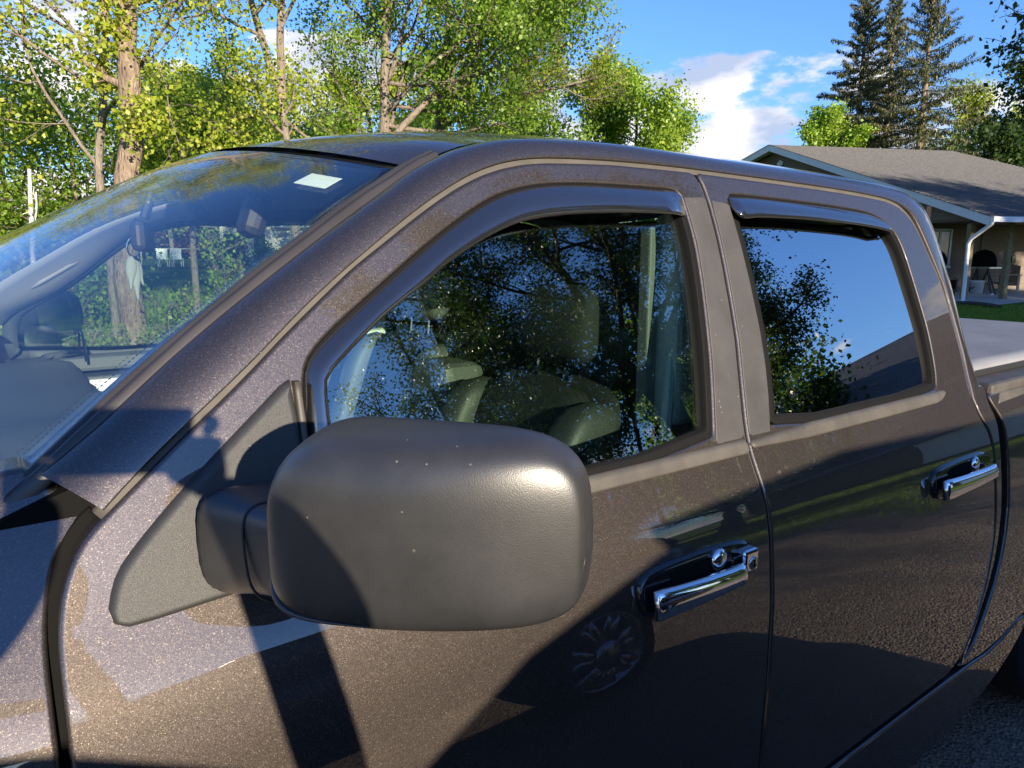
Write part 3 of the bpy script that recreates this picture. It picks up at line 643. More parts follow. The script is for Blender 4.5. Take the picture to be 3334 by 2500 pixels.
# windshield
ne = 40
ed = curve3([(-.16,.150,1.285),(-.05,.160,1.365),(.017,.172,1.410),(.086,.190,1.465),(.171,.212,1.533),(.231,.226,1.575),(.326,.249,1.643),(.42,.271,1.706),(.527,.295,1.770),(.562,.302,1.790)], ne)
ce = curve3([(-.58,1.0,1.335),(-.40,1.0,1.440),(-.22,1.0,1.545),(-.10,1.0,1.615),(.03,1.0,1.685),(.126,1.0,1.738),(.223,1.0,1.788),(.30,1.0,1.826),(.363,1.0,1.852),(.400,1.0,1.866)], ne)
def pshift(P, dz=.115):
    P = np.array(P, float); k = 1-sstep(P[:, 0], .30, .75); P[:, -1] += dz*k; P[:, 0] -= .03*k; return P
def ws_point_rows(u0=-1, u1=1, nu=49, inner=0.0):
    rows = []
    for u in np.linspace(u0, u1, nu):
        w = abs(u)**2.2; k_ = ce*(1-w)+(ed if u < 0 else pshift(ed, .095))*w; k_ = k_.copy(); k_[:, 1] = 1+u*(1-ed[:, 1]); k_[:, 2] -= inner; k_[:, 0] += inner*.5; rows.append(k_)
    return rows
wso = loft('windshield', ws_point_rows(), M['ws'], truck, TO, back=.005, flip=True)
# black ceramic border under the glass edge
def frit(name, ua, ub, sel=None, dz=.007):
    loft(name, ws_point_rows(ua, ub, 6, dz), M['frit'], truck, TO)
fm, fnt, fp = mat('black ceramic frit'); fp.inputs['Base Color'].default_value = (.006, .007, .012, 1); fp.inputs['Roughness'].default_value = .3; M['frit'] = fm
frit('windshield_border', -1.0, -.965); frit('windshield_border', .965, 1.0)
rws = ws_point_rows(-1, 1, 49, .007)
loft('windshield_border', [r_[:5] for r_ in rws], M['frit'], truck, TO); loft('windshield_border', [r_[-2:] for r_ in rws], M['frit'], truck, TO)
# dotted edge of the border
dots = MB()
for k_ in range(150):
    f = k_/149*(ne-1); i = min(int(f), ne-2); fr = f-i
    for q, (u, r_) in enumerate(((-.957, .0022), (-.949, .0014))):
        w = abs(u)**2.2; a = (ce*(1-w)+ed*w); p = a[i]*(1-fr)+a[i+1]*fr; yy = 1+u*(1-(ed[i][1]*(1-fr)+ed[i+1][1]*fr))
        c_ = np.array([p[0]+.003, yy, p[2]-.007]); t = a[min(i+1, ne-1)]-a[i]; t /= np.linalg.norm(t); b_ = np.array([-.25, 1, .1]); b_ /= np.linalg.norm(b_)
        dots.add([c_+(t*math.cos(h)+b_*math.sin(h))*r_ for h in np.linspace(0, 2*math.pi, 6, endpoint=False)], [tuple(range(6))])
dots.obj('border_dots', M['frit'], truck, TO, kind='stuff')
# A-pillar trim strip (satin black) along windshield edge
t0 = curve3([(-.10,.150,1.325),(.017,.166,1.417),(.059,.178,1.451),(.117,.194,1.498),(.171,.208,1.539),(.231,.222,1.581),(.276,.234,1.616),(.326,.245,1.649),(.374,.256,1.68),(.42,.267,1.712),(.527,.291,1.776),(.562,.297,1.794),(.60,.296,1.812)], 50)
t1 = curve3([(-.088,.118,1.332),(.028,.130,1.422),(.057,.137,1.446),(.122,.155,1.497),(.162,.166,1.528),(.227,.183,1.578),(.273,.193,1.609),(.322,.204,1.643),(.374,.216,1.677),(.462,.237,1.734),(.513,.247,1.763),(.557,.257,1.790),(.60,.266,1.810)], 50)
upv = np.array([-.006, -.004, .007])
cs = [t0+[.004, 0, -.012], t0+upv*.6, t0*.75+t1*.25+upv*1.2, t0*.45+t1*.55+upv*1.1, t0*.35+t1*.65+upv*.2, t0*.25+t1*.75+upv*1.0, t0*.08+t1*.92+upv*.7, t1+[.004, .0, -.010]]
ap = loft('windshield_moulding', cs, M['trim'], truck, TO)
hd = [r_[-1] for r_ in ws_point_rows()]; hd = np.array(hd)
loft('windshield_moulding', [hd+[-.008, 0, -.004], hd+[-.005, 0, .0015], hd+[.008, 0, .004], hd+[.012, 0, .0]], M['rubber'], truck, TO)
# bonnet and cowl
nb_ = 30
he = curve3([(-.015,.180,1.405),(-.15,.185,1.378),(-.5,.19,1.325),(-.9,.21,1.265),(-1.2,.26,1.16),(-1.32,.34,1.0)], nb_)
hc = curve3([(-.72,1.0,1.345),(-.80,1.0,1.335),(-.95,1.0,1.31),(-1.2,1.0,1.26),(-1.42,1.0,1.16),(-1.50,1.0,1.0)], nb_)
rows = []
for u in np.linspace(-1, 1, 33):
    w = abs(u)**2.0; k_ = hc*(1-w)+he*w; k_[:, 1] = 1+u*(1-he[:, 1]); k_[:, 2] += .02*math.exp(-((abs(u)-.55)/.14)**2)*np.linspace(1, .3, nb_); rows.append(k_)
loft('bonnet', rows, M['paint'], truck, TO, back=.015)
rows = []
for u in np.linspace(-1, 1, 33):
    w = abs(u)**2.0; w2 = abs(u)**2.2; a = (ce*(1-w2)+ed*w2)[0]; b = (hc*(1-w)+he*w)[0]
    y_ = 1+u*(1-.15); rows.append(np.array([[a[0]+.02, y_, a[2]-.02], [(a[0]+b[0])/2, y_, min(a[2], b[2])-.035], [b[0]+.01, 1+u*(1-.18), b[2]-.03]]))
loft('cowl_panel', rows, M['rubber'], truck, TO)
MB().box((-1.52, .3, .55), (-1.35, 1.7, 1.12)).obj('grille', M['rubber'], truck, TO, bevel=.03)
MB().box((-1.62, .12, .42), (-1.38, 1.88, .72)).obj('front_bumper', M['chrome'], truck, TO, bevel=.05)
for yy in (.12, 1.56): MB().box((-1.47, yy, .82), (-1.25, yy+.32, 1.08)).obj('headlight', M['white'], truck, TO, bevel=.03)
MB().prism([(-.28,1.15),(-.28,1.31),(-.06,1.372),(.02,1.398),(.10,1.425),(.10,1.15)], .112, .30).obj('cowl_filler', M['dark'], truck, TO)
# wiper
MB().tube([(-.02, .30, 1.375), (-.22, .62, 1.46), (-.33, .85, 1.485)], .006, 6).tube([(-.10, .25, 1.335), (-.45, .85, 1.42)], .007, 6).obj('wiper', M['rubber'], truck, TO)
# cab rear wall, bed, tonneau
cabx = 2.29
MB().box((cabx-.04, .26, .6), (cabx-.012, 1.74, 1.38)).obj('cab_back', M['paint'], truck, TO)
for a, b in (((cabx-.04,.26,1.38),(cabx-.012,.62,1.80)), ((cabx-.04,1.38,1.38),(cabx-.012,1.74,1.80)), ((cabx-.04,.62,1.745),(cabx-.012,1.38,1.80))): MB().box(a, b).obj('cab_back', M['paint'], truck, TO)
MB().box((cabx-.032, .62, 1.38), (cabx-.026, 1.38, 1.745)).obj('rear_window', M['sideglass'], truck, TO)
fr_ = MB()
for yy in (.80, 1.06): 
    fr_.box((cabx-.024, yy, 1.38), (cabx-.006, yy+.012, 1.745)); fr_.box((cabx-.024, yy+.075, 1.38), (cabx-.006, yy+.087, 1.745))
    for zz in np.arange(1.40, 1.74, .055): fr_.box((cabx-.024, yy+.012, zz), (cabx-.006, yy+.075, zz+.012))
fr_.obj('window_guard', M['rubber'], truck, TO)
bt = panel('bed_rail_cap', [(2.27,1.245),(2.30,1.272),(4.12,1.272),(4.12,1.262),(2.9,1.262)], [], M['belt'], truck, TO, off=-.002, r=.003, rnd=0)
MB().box((2.245, .035, 1.262), (4.12, .150, 1.300)).obj('bed_rail', M['belt'], truck, TO, bevel=.012)
MB().box((2.245, 1.850, 1.262), (4.12, 1.965, 1.300)).obj('bed_rail', M['belt'], truck, TO, bevel=.012)
for yy in (.115, 1.845): MB().box((2.31, yy, 1.300), (4.10, yy+.04, 1.318)).obj('cover_track', M['rubber'], truck, TO, bevel=.004)
# soft cover: gently sagging sheet
nxs, nys = 30, 24; V = []; F = []
for i in range(nxs):
    for j in range(nys):
        x = 2.30+1.80*i/(nxs-1); y = .125+1.75*j/(nys-1); V.append((x, y, 1.330+.006*math.sin(i/(nxs-1)*math.pi*5)*math.sin(j/(nys-1)*math.pi)+.010*math.sin(j/(nys-1)*math.pi)))
for i in range(nxs-1):
    for j in range(nys-1): F.append((i*nys+j, (i+1)*nys+j, (i+1)*nys+j+1, i*nys+j+1))
o = mesh('tonneau_cover', V, F, M['tonneau'], truck, True, TO); s_ = o.modifiers.new('s', 'SOLIDIFY'); s_.thickness = .02; s_.offset = -1
MB().box((4.10, .06, .62), (4.15, 1.94, 1.30)).obj('tailgate', M['paint'], truck, TO, bevel=.02)
MB().box((4.15, .08, .45), (4.34, 1.92, .64)).obj('rear_bumper', M['chrome'], truck, TO, bevel=.03)
MB().box((-1.2, .15, .35), (4.1, 1.85, .52)).obj('underbody', M['dark'], truck, TO)
MB().box((2.32, .10, .52), (4.10, 1.90, .62)).obj('bed_floor', M['dark'], truck, TO)
# inner side of door bottoms (so that nothing shows through)
for y0, y1 in ((.05, .10), (1.90, 1.95)): MB().box((-.0, y0, .52), (2.2, y1, 1.20)).obj('door_inner', M['cabinmid'], truck, TO)
# wheels
def wheel(x, y, side, parent, org, rt_=.40, wd=.27, spokes=5):
    w = bpy.data.objects.new('wheel', None); link(w, parent); w.location = np.array([x, y, rt_])-np.asarray(org)
    wo_ = (x, y, rt_)
    MB().lathe([(rt_*.60,-.012),(rt_*.67,-wd/2+.01),(rt_*.68,-wd/2),(rt_*.93,-wd/2),(rt_*.99,-wd/2+.03),(rt_,-wd/4),(rt_,wd/4),(rt_*.99,wd/2-.03),(rt_*.93,wd/2),(rt_*.68,wd/2),(rt_*.67,wd/2-.01),(rt_*.60,.012)], wo_, 40, 'y').obj('tyre', M['tyre'], w, wo_, True)
    rim = MB().lathe([(rt_*.60,-.02),(rt_*.66,-wd/2*side*-1 if False else -wd/2),(rt_*.69,-wd/2-.005),(rt_*.69,wd/2+.005),(rt_*.66,wd/2),(rt_*.60,.02)], wo_, 40, 'y')
    yy = y-side*wd*.38
    for k_ in range(spokes):
        a = 2*math.pi*k_/spokes+.3
        for da in (-.16, .16):
            d0 = (math.cos(a+da*.5), math.sin(a+da*.5)); d1 = (math.cos(a+da), math.sin(a+da))
            rim.tube([(x+d0[0]*.05, yy, rt_+d0[1]*.05), (x+d1[0]*rt_*.64, yy, rt_+d1[1]*rt_*.64)], [.032, .022], 6)
    rim.lathe([(.001,-.03),(.06,-.03),(.07,.03),(.001,.03)], (x, yy, rt_), 20, 'y')
    rim.obj('rim', M['alloy'], w, wo_, True); return w
for x in (-.66, 3.12):
    wheel(x, .14, 1, truck, TO); wheel(x, 1.86, -1, truck, TO)
for x in (-.66, 3.12):
    for y0 in (.03, 1.75):
        bw = MB(); pts = [(x+.55*math.cos(a), .42+.55*math.sin(a)) for a in np.linspace(R(0), R(180), 18)]
        for a, b in zip(pts[:-1], pts[1:]): bw.add([(a[0], y0, a[1]), (b[0], y0, b[1]), (b[0], y0+.24, b[1]), (a[0], y0+.24, a[1])], [(0, 1, 2, 3)])
        bw.obj('wheel_liner', M['dark'], truck, TO)
# ------- interior
MB().box((-.05, .14, .48), (2.24, 1.86, .54)).obj('cabin_floor', M['cabinmid'], truck, TO)
rows = []
for u in np.linspace(-1, 1, 31):
    w = abs(u)**2.4; k_ = (cen*(1-w)+edge*w)[2:-3].copy(); k_[:, 1] = 1+u*(1-edge[2:-3, 1]-.01); k_[:, 2] -= .045; rows.append(k_)
loft('headliner', rows, M['headliner'], truck, TO, back=.01, flip=True)
# pillar and roof side trims (both sides), following the rail from inside
it = []
for off_, sc_ in ((.030, 0.0), (.040, .35), (.034, .75), (.022, 1.0)):
    q = oc*(1-sc_)+ic*sc_; q = q.copy(); q[:, 1] += off_; q[:, 2] -= .004+.012*sc_; it.append(q[2:118])
ptr = loft('pillar_trim', it, M['cabin'], truck, TO, back=.006)
ptr2 = loft('pillar_trim', [np.stack([q[50:, 0], 2-q[50:, 1], q[50:, 2]], 1) for q in it], M['cabin'], truck, TO, back=.006)
WINP = [(.055,1.345),(.050,1.42),(.055,1.474),(.080,1.498),(.115,1.521),(.165,1.548),(.225,1.590),(.285,1.640),(.345,1.690),(.395,1.722),(.44,1.744),(.50,1.760),(.56,1.768),(.65,1.771)]+[p for p in WIN if p[0] > .7 and p[1] > 1.35]+[(1.054,1.345)]
def flip_y(o):
    o.scale = (1, -1, 1); return o
seamp = pshift(SEAM[1:])
pfd = flip_y(panel('front_door', inset_poly(FSEAM[::-1][:-3]+[tuple(p) for p in seamp]+BS[1:], g), [WINP], M['paint'], truck, TO, depth=.03))
flip_y(pane('window_glass', inset_poly(WINP, .004), M['sideglass'], truck, TO, .016)); flip_y(closed_sweep('window_seal', WINP, .016, .003, M['seal'], truck, .004))
low = spline(np.array([(.0,1.430),(.05,1.482),(.10,1.512),(.16,1.545),(.225,1.592),(.285,1.642),(.345,1.692),(.395,1.724),(.44,1.746),(.50,1.763),(.56,1.770)]), 40)
lo3 = np.stack([low[:, 0], 2-S(low[:, 1])-.05, low[:, 1]], 1)
def wsi(u, inner):
    w = abs(u)**2.2; k_ = ce*(1-w)+pshift(ed, .095)*w; k_[:, 1] = 1+u*(1-ed[:, 1]); k_[:, 2] -= inner; k_[:, 0] += inner*.5; return k_
def seg(c_, a, b_, n): q = spline(c_, 100); return spline(q[int(a*100):int(b_*100)], n)
up1 = seg(wsi(.80, .022), .10, 1.0, 40)
midc = lo3*.5+up1*.5; midc[:, 1] -= .022; lo_in = lo3+[.004, -.022, .006]
loft('pillar_trim', [lo3+[0, .03, -.002], lo3, lo_in, lo3*.72+up1*.28+[0, -.026, 0], midc, lo3*.2+up1*.8+[0, -.008, 0], up1], M['cabin'], truck, TO, back=.004)
# inner door frames around window openings
def inner_frame(P, wid_, off_, nm, matl):
    Q = resample_closed(P, .03, 1); Q = Q if area(Q) > 0 else Q[::-1]; A = offset_loop(Q, .006)[0]; B = offset_loop(Q, -wid_)[0]
    A = np.vstack([A, A[:1]]); B = np.vstack([B, B[:1]])
    return loft(nm, [onS(A, .03), onS(A, off_), onS(B, off_)], matl, truck, TO, back=.004)
flip_y(inner_frame(WINP, .03, .045, 'door_frame_trim', M['dash'])); flip_y(inner_frame(RWIN, .045, .05, 'door_frame_trim', M['dash']))
MB().box((.02, 1.80, 1.300), (1.12, 1.93, 1.345)).obj('door_sill_trim', M['dash'], truck, TO, bevel=.012)
MB().box((.02, 1.795, 1.05), (1.12, 1.90, 1.284)).obj('door_card', M['dash'], truck, TO, bevel=.01)
MB().box((.06, 1.785, 1.235), (1.05, 1.800, 1.275)).obj('door_card_insert', M['white'], truck, TO, bevel=.006)
MB().box((1.24, 1.80, 1.05), (2.08, 1.93, 1.32)).obj('door_card', M['dash'], truck, TO, bevel=.01)
MB().box((.12, .075, 1.05), (1.12, .135, 1.295)).obj('door_card', M['dash'], truck, TO, bevel=.01)
MB().box((1.24, .08, 1.05), (2.08, .14, 1.295)).obj('door_card', M['dash'], truck, TO, bevel=.01)
# dashboard
ds = []
for y in np.linspace(.13, 1.87, 30):
    u = (y-1)/.87; hump = .035*math.exp(-((y-.55)/.20)**2)+.012*math.exp(-((y-1.0)/.25)**2)
    x0 = -.46*(1-u*u)+.0-.02; prof_ = [(x0-.05,1.27),(x0+.03,1.335),(x0+.16+.10*u*u,1.352+hump*.6),(.10,1.350+hump),(.185,1.335+hump),(.20,1.29+hump*.5),(.17,1.12),(.15,.9)]
    ds.append(spline([(p[0], y, p[1]) for p in prof_], 28))
loft('dashboard', ds, M['dash'], truck, TO, back=.01)
# steering wheel
sw_ = MB(); n_ = 32; cx, cy_, cz = .36, .52, 1.16; tilt = R(62)
sw_.tube([(cx+math.cos(a)*.19*math.cos(tilt)*1.0, cy_+math.sin(a)*.19, cz+math.cos(a)*.19*math.sin(tilt)) for a in np.linspace(0, 2*math.pi, n_)], .015, 8, False)
sw_.box((cx-.02, cy_-.17, cz-.02), (cx+.01, cy_+.17, cz+.02)).tube([(cx, cy_, cz), (cx-.2, cy_, cz-.08)], .03, 8)
sw_.obj('steering_wheel', M['dash'], truck, TO, True)
MB().tube([(.215+.0*i, 1.78-.085*math.cos(a), 1.345+.085*math.sin(a)) for i, a in enumerate(np.linspace(R(0), R(180), 12))], .004, 6).obj('vent_ring', M['gloss'], truck, TO)
def seat(x, y, w, parentname='front_seat', top=1.42, hr=True, m1=None):
    sr = bpy.data.objects.new(parentname, None); link(sr, truck); sr.location = (x-TO[0], y-TO[1], .55); so_ = (x, y, .55)
    m1 = m1 or M['seat']
    def cushion(nm, y0, y1, thick, base, ttop, mm, pb=.0, fwd=.0):
        secs_ = []
        for f in np.linspace(0, 1, 9):
            z = base+(ttop-base)*f; xc = x+.26*(f-.0)*(ttop-base)/.75*1.0+fwd; e = math.sin(min(1, (1-f)*6+.08)*math.pi/2)
            ring = []
            for j in range(20):
                th = 2*math.pi*j/20; c_, q = sup(math.cos(th), math.sin(th), .55)
                ring.append((xc+c_*thick*(.6+.4*e), (y0+y1)/2+q*(y1-y0)/2*(.86+.14*e), z))
            secs_.append(ring)
        section_loft(nm, secs_, mm, sr, so_, sub=1)
    cushion('backrest', y-w/2+.06, y+w/2-.06, .055, .78, top-.01, M['seatdark'])
    cushion('side_bolster', y-w/2, y-w/2+.10, .085, .78, top-.03, m1, fwd=-.02)
    cushion('side_bolster', y+w/2-.10, y+w/2, .085, .78, top-.03, m1, fwd=-.02)
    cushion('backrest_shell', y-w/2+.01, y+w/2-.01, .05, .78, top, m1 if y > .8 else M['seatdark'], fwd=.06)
    MB().box((x-.5, y-w/2, .78), (x+.08, y+w/2, .93)).obj('seat_cushion', m1, sr, so_, bevel=.05)
    if hr:
        secs_ = []
        for f in np.linspace(0, 1, 7):
            e = math.sqrt(max(.02, 1-(2*f-1)**4)); ring = []
            for j in range(20):
                th = 2*math.pi*j/20; c_, q = sup(math.cos(th), math.sin(th), .6); ring.append((x+.25+.03*f+c_*.055*e, y+q*.13*(.8+.2*e), top+.02+.19*f))
            secs_.append(ring)
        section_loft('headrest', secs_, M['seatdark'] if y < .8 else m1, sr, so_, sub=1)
        [MB().tube([(x+.24, y+q_, top-.05), (x+.25, y+q_, top+.06)], .006, 6).obj('headrest_post', M['chrome'], sr, so_) for q_ in (-.06, .06)]
    return sr
seat(.93, 1.38, .56); M['seat_shaded'] = simple('grey leather darkened for shade', (0.045, 0.048, 0.045), 0.5, bump=0.15, bscale=700)  # driver's seat leather, darker copy with cabin shade put into the colour
seat(.84, .56, .52, top=1.38, m1=M['seat_shaded'])
MB().box((.98, .90, .8), (1.12, 1.10, 1.36)).obj('centre_armrest', M['seat'], truck, TO, bevel=.03)
for y in (.52, 1.0, 1.48): 
    sr = seat(1.80, y, .46, 'rear_seat', top=1.38, hr=False)
    MB().box((2.05, y-.10, 1.36), (2.12, y+.10, 1.50)).obj('headrest', M['seat'], sr, (1.80, y, .55), bevel=.03)
MB().tube([(1.16, .26, 1.72), (1.14, .24, 1.5), (1.10, .22, 1.2)], .012, 8).obj('seat_belt', M['cabin'], truck, TO)
b = MB(); b.box((1.125, .215, 1.30), (1.19, .29, 1.74)); b.obj('pillar_trim', M['cabin'], truck, TO, bevel=.015)
MB().box((1.125, 1.71, 1.30), (1.21, 1.785, 1.74)).obj('pillar_trim', M['cabin'], truck, TO, bevel=.015)
for y, z in ((.30, 1.60),): MB().box((1.09, y-.035, 1.29), (1.12, y-.005, 1.72)).obj('seat_belt', M['cabinmid'], truck, TO, bevel=.004)
# grab handle on the passenger pillar
MB().tube([(.055,1.765,1.562),(.066,1.725,1.560),(.12,1.712,1.592),(.19,1.708,1.636),(.235,1.722,1.660),(.245,1.75,1.668)], [.016,.017,.018,.018,.017,.016], 10).obj('grab_handle', M['cabin'], truck, TO, True)
# rear view mirror and sensor pod
MB().box((-.0, -.115, -.032), (.030, .115, .032), Matrix.Translation((.270, 1.0, 1.695)) @ Matrix.Rotation(R(-14), 4, 'Z')).obj('rearview_mirror', M['rubber'], truck, TO, bevel=.012)
MB().tube([(.29,1.0,1.735),(.31,1.0,1.79)], .010, 8).obj('mirror_stalk', M['rubber'], truck, TO)
MB().box((-.026,-.04,-.045),(.026,.04,.06), Matrix.Translation((.494,.90,1.738)) @ Matrix.Rotation(R(20), 4, 'Y')).obj('toll_sensor', M['rubber'], truck, TO, bevel=.02)
orn = root('hanging_ornament', 'pale folded cloth ornament hanging from the rear view mirror', 'ornament', (.262, .99, 1.66)); oO = (.262, .99, 1.66)
ocl = simple('pale green grey cloth', (.24, .29, .26), .8, bump=.3, bscale=300)
for k_, (dx, w_, l_, yy) in enumerate(((-.006, .012, .075, -.004), (.003, .013, .098, .0), (.012, .010, .066, .004))):
    secs_ = []
    for f in np.linspace(0, 1, 9):
        ww = w_*(.35+.65*math.sin(math.pi*min(1, f*1.15+.12)))*(1 if f < .98 else .5); ring = [(.258+dx*(.3+1.2*f)+ww*math.cos(t), .99+yy+.006*math.sin(t), 1.655-l_*f) for t in np.linspace(0, 2*math.pi, 12, endpoint=False)]
        secs_.append(ring)
    section_loft('fold', secs_, ocl, orn, oO, sub=1)
MB().tube([(.262+.012*math.cos(t), .99, 1.672+.020*math.sin(t)) for t in np.linspace(0, 2*math.pi, 16)], .0018, 6, False).obj('ring', M['chrome'], orn, oO, True)
MB().tube([(.268, .99, 1.69), (.272, .995, 1.735)], .0015, 5).obj('string', M['dark'], orn, oO)
# windshield sticker
u_ = -.60
def wsp(u, f, inner=.008):
    w = abs(u)**2.2; a = ce*(1-w)+ed*w; f *= ne-1; i = min(int(f), ne-2); fr = f-i; p = a[i]*(1-fr)+a[i+1]*fr
    return np.array([p[0]+inner*.5, 1+u*(1-(ed[i][1]*(1-fr)+ed[i+1][1]*fr)), p[2]-inner])
stk = simple('pale sticker', (.75, .85, .72), .7)
mesh('windshield_sticker', [wsp(-.885, .905), wsp(-.80, .905), wsp(-.80, .945), wsp(-.885, .945)], [(0,1,2,3)], stk, truck, False, TO).modifiers.new('s', 'SOLIDIFY').thickness = .0006
for o in mirror_list:
    if o not in (fd, rail): mirrored(o)
prl = [np.stack([pshift(q, .115)[:, 0], 2-q[:, 1], pshift(q, .115)[:, 2]], 1) for q in cs_rail]
loft('cab_side_frame', prl, M['paint'], truck, TO, flip=True)
mirrored(sw3)
for o in (gl2, ws2, bm1, bm2):
    c_ = o.copy(); link(c_, truck); c_.scale = (1, -1, 1)
# passenger mirror
pm = bpy.data.objects.new('side_mirror', None); link(pm, truck); pm.location = (.14-TO[0], 2.2-TO[1], 1.32)
for ch in list(mir.children):
    c_ = ch.copy(); link(c_, pm); c_.scale = (1, -1, 1)

# ================================================================== GROUND
def sstep(x, a, b): t = np.clip((x-a)/(b-a), 0, 1); return t*t*(3-2*t)
def gz(x, y):
    r_ = np.hypot(x, y); return .03*np.clip(r_-8, 0, None)*sstep(np.asarray(y, float), -25, -3)*np.where(r_ > 200, 0, 1)+0*r_ if False else .03*np.clip(np.minimum(r_, 60)-8, 0, None)*sstep(np.asarray(y, float), -25, -3)
def polar(az, d, dz=0.0):
    x = CAM[0]+d*math.cos(R(az)); y = CAM[1]+d*math.sin(R(az)); return (x, y, float(gz(x, y))+dz)
def terrain(name, rs, azs, material, lift, mask=None):
    V = []; F = []; n = len(azs)
    for r_ in rs:
        for a in azs:
            x, y = r_*math.cos(a), r_*math.sin(a); V.append((x, y, float(gz(x, y))+lift))
    for i in range(len(rs)-1):
        for j in range(n-1): F.append((i*n+j, (i+1)*n+j, (i+1)*n+j+1, i*n+j+1))
    o = mesh(name, V, F, material); o['kind'] = 'structure'; return o
def ground_mat(name, c1, c2, c3, s1, s2, bump, bs, bd=.02):
    m_, nt, p = mat(name); L = nt.links; g_ = nn(nt, 'ShaderNodeNewGeometry')
    a = nn(nt, 'ShaderNodeTexNoise', {'Scale': s1, 'Detail': 6.0, 'Roughness': .7}); b = nn(nt, 'ShaderNodeTexNoise', {'Scale': s2, 'Detail': 4.0, 'Roughness': .7})
    L.new(g_.outputs['Position'], a.inputs['Vector']); L.new(g_.outputs['Position'], b.inputs['Vector'])
    r = nn(nt, 'ShaderNodeValToRGB'); e = r.color_ramp.elements; e[0].position = .35; e[0].color = (*c1, 1); e[1].position = .65; e[1].color = (*c2, 1)
    L.new(a.outputs[0], r.inputs[0])
    mxn = nn(nt, 'ShaderNodeMix', data_type='RGBA'); rr = nn(nt, 'ShaderNodeMapRange', {1: .5, 2: .62}); L.new(b.outputs[0], rr.inputs[0])
    L.new(rr.outputs[0], mxn.inputs[0]); L.new(r.outputs[0], mxn.inputs[6]); mxn.inputs[7].default_value = (*c3, 1); L.new(mxn.outputs[2], p.inputs['Base Color'])
    p.inputs['Roughness'].default_value = .95; p.inputs['Specular IOR Level'].default_value = .15
    v = nn(nt, 'ShaderNodeTexVoronoi', {'Scale': bs}); L.new(g_.outputs['Position'], v.inputs['Vector'])
    bu = nn(nt, 'ShaderNodeBump', {'Strength': bump, 'Distance': bd}); L.new(v.outputs[0], bu.inputs['Height']); L.new(bu.outputs[0], p.inputs['Normal']); return m_
M['lawn'] = ground_mat('lawn', (.06, .13, .015), (.11, .21, .025), (.16, .20, .04), 40, 1.2, .9, 60, .05)
M['gravel'] = ground_mat('gravel', (.14, .115, .085), (.36, .29, .22), (.20, .16, .12), 55, 2.0, .9, 85, .014)
M['concrete'] = simple('patio concrete', (.40, .37, .33), .85, var=.12, vscale=2.0, bump=.2, bscale=60)
azs = np.linspace(0, 2*math.pi, 145)
terrain('ground', [0.01, 3, 6, 8, 10, 13, 16, 20, 25, 30, 36, 44, 52, 60, 80, 140, 400, 1500], azs, M['lawn'], -.004)
def sheet(name, poly_fn, xs, ys, material, lift):
    V = []; F = []; ids = {}
    for i in range(len(xs)-1):
        for j in range(len(ys)-1):
            cx_, cy2 = (xs[i]+xs[i+1])/2, (ys[j]+ys[j+1])/2
            if not poly_fn(cx_, cy2): continue
            f = []
            for a, b_ in ((i, j), (i+1, j), (i+1, j+1), (i, j+1)):
                if (a, b_) not in ids: ids[(a, b_)] = len(V); V.append((xs[a], ys[b_], float(gz(xs[a], ys[b_]))+lift))
                f.append(ids[(a, b_)])
            F.append(tuple(f))
    o = mesh(name, V, F, material); o['kind'] = 'structure'; return o
wob = lambda t, k: .25*math.sin(t*1.3+k)+.15*math.sin(t*3.1+2*k)+.08*math.sin(t*7.7+k)
sheet('gravel_driveway', lambda x, y: -5.2+wob(x, 1) < y < 3.1+wob(x, 2) and x < 9+wob(y, 3), np.arange(-30, 10, .16), np.arange(-6, 4, .16), M['gravel'], .012)
def road_in(x, y):
    r_ = math.hypot(x, y-CAM[1]); return 25.0+wob(x, 4) < y-0.10*x < 30.5+wob(x, 5)
sheet('gravel_road', road_in, np.arange(-12, 40, .35), np.arange(22, 38, .35), M['gravel'], .016)

# ================================================================== PLANTS
def tubes(paths, sides):
    Vs, Fs, base = [], [], 0
    for P, r_ in paths:
        P = np.asarray(P, float); k = len(P)
        if k < 2: continue
        t = np.gradient(P, axis=0); t /= np.linalg.norm(t, axis=1)[:, None]+1e-9
        ref = np.where(np.abs(t[:, 2:3]) < .9, np.array([[0, 0, 1.]]), np.array([[1., 0, 0]])); u = np.cross(t, ref); u /= np.linalg.norm(u, axis=1)[:, None]+1e-9; w = np.cross(t, u)
        th = np.arange(sides)*2*math.pi/sides; r_ = np.broadcast_to(np.asarray(r_, float), (k,))
        V = P[:, None]+(u[:, None]*np.cos(th)[None, :, None]+w[:, None]*np.sin(th)[None, :, None])*r_[:, None, None]
        i = np.arange(k-1)[:, None]*sides; j = np.arange(sides)[None]; j2 = (j+1) % sides
        F = np.stack([i+j, i+j2, i+sides+j2, i+sides+j], -1).reshape(-1, 4)
        Vs.append(V.reshape(-1, 3)); Fs.append(F+base); base += k*sides
    return np.concatenate(Vs), np.concatenate(Fs)
def leaves(P, size, rg, shape=1.0, hang=0.0, out=None):
    n = len(P); a = rg.normal(size=(n, 3)); a[:, 2] -= hang; a /= np.linalg.norm(a, axis=1)[:, None]
    b = rg.normal(size=(n, 3)); b -= a*(a*b).sum(1)[:, None]; b /= np.linalg.norm(b, axis=1)[:, None]; nr = np.cross(a, b)
    s_ = size*rg.uniform(.55, 1.25, n)[:, None]
    p0 = P-a*s_*.5; p2 = P+a*s_*.5; p1 = P+b*s_*.38*shape+nr*s_*.10; p3 = P-b*s_*.38*shape+nr*s_*.10
    V = np.stack([p0, p1, p2, p3], 1).reshape(-1, 3); F = np.arange(4*n).reshape(-1, 4); return V, F
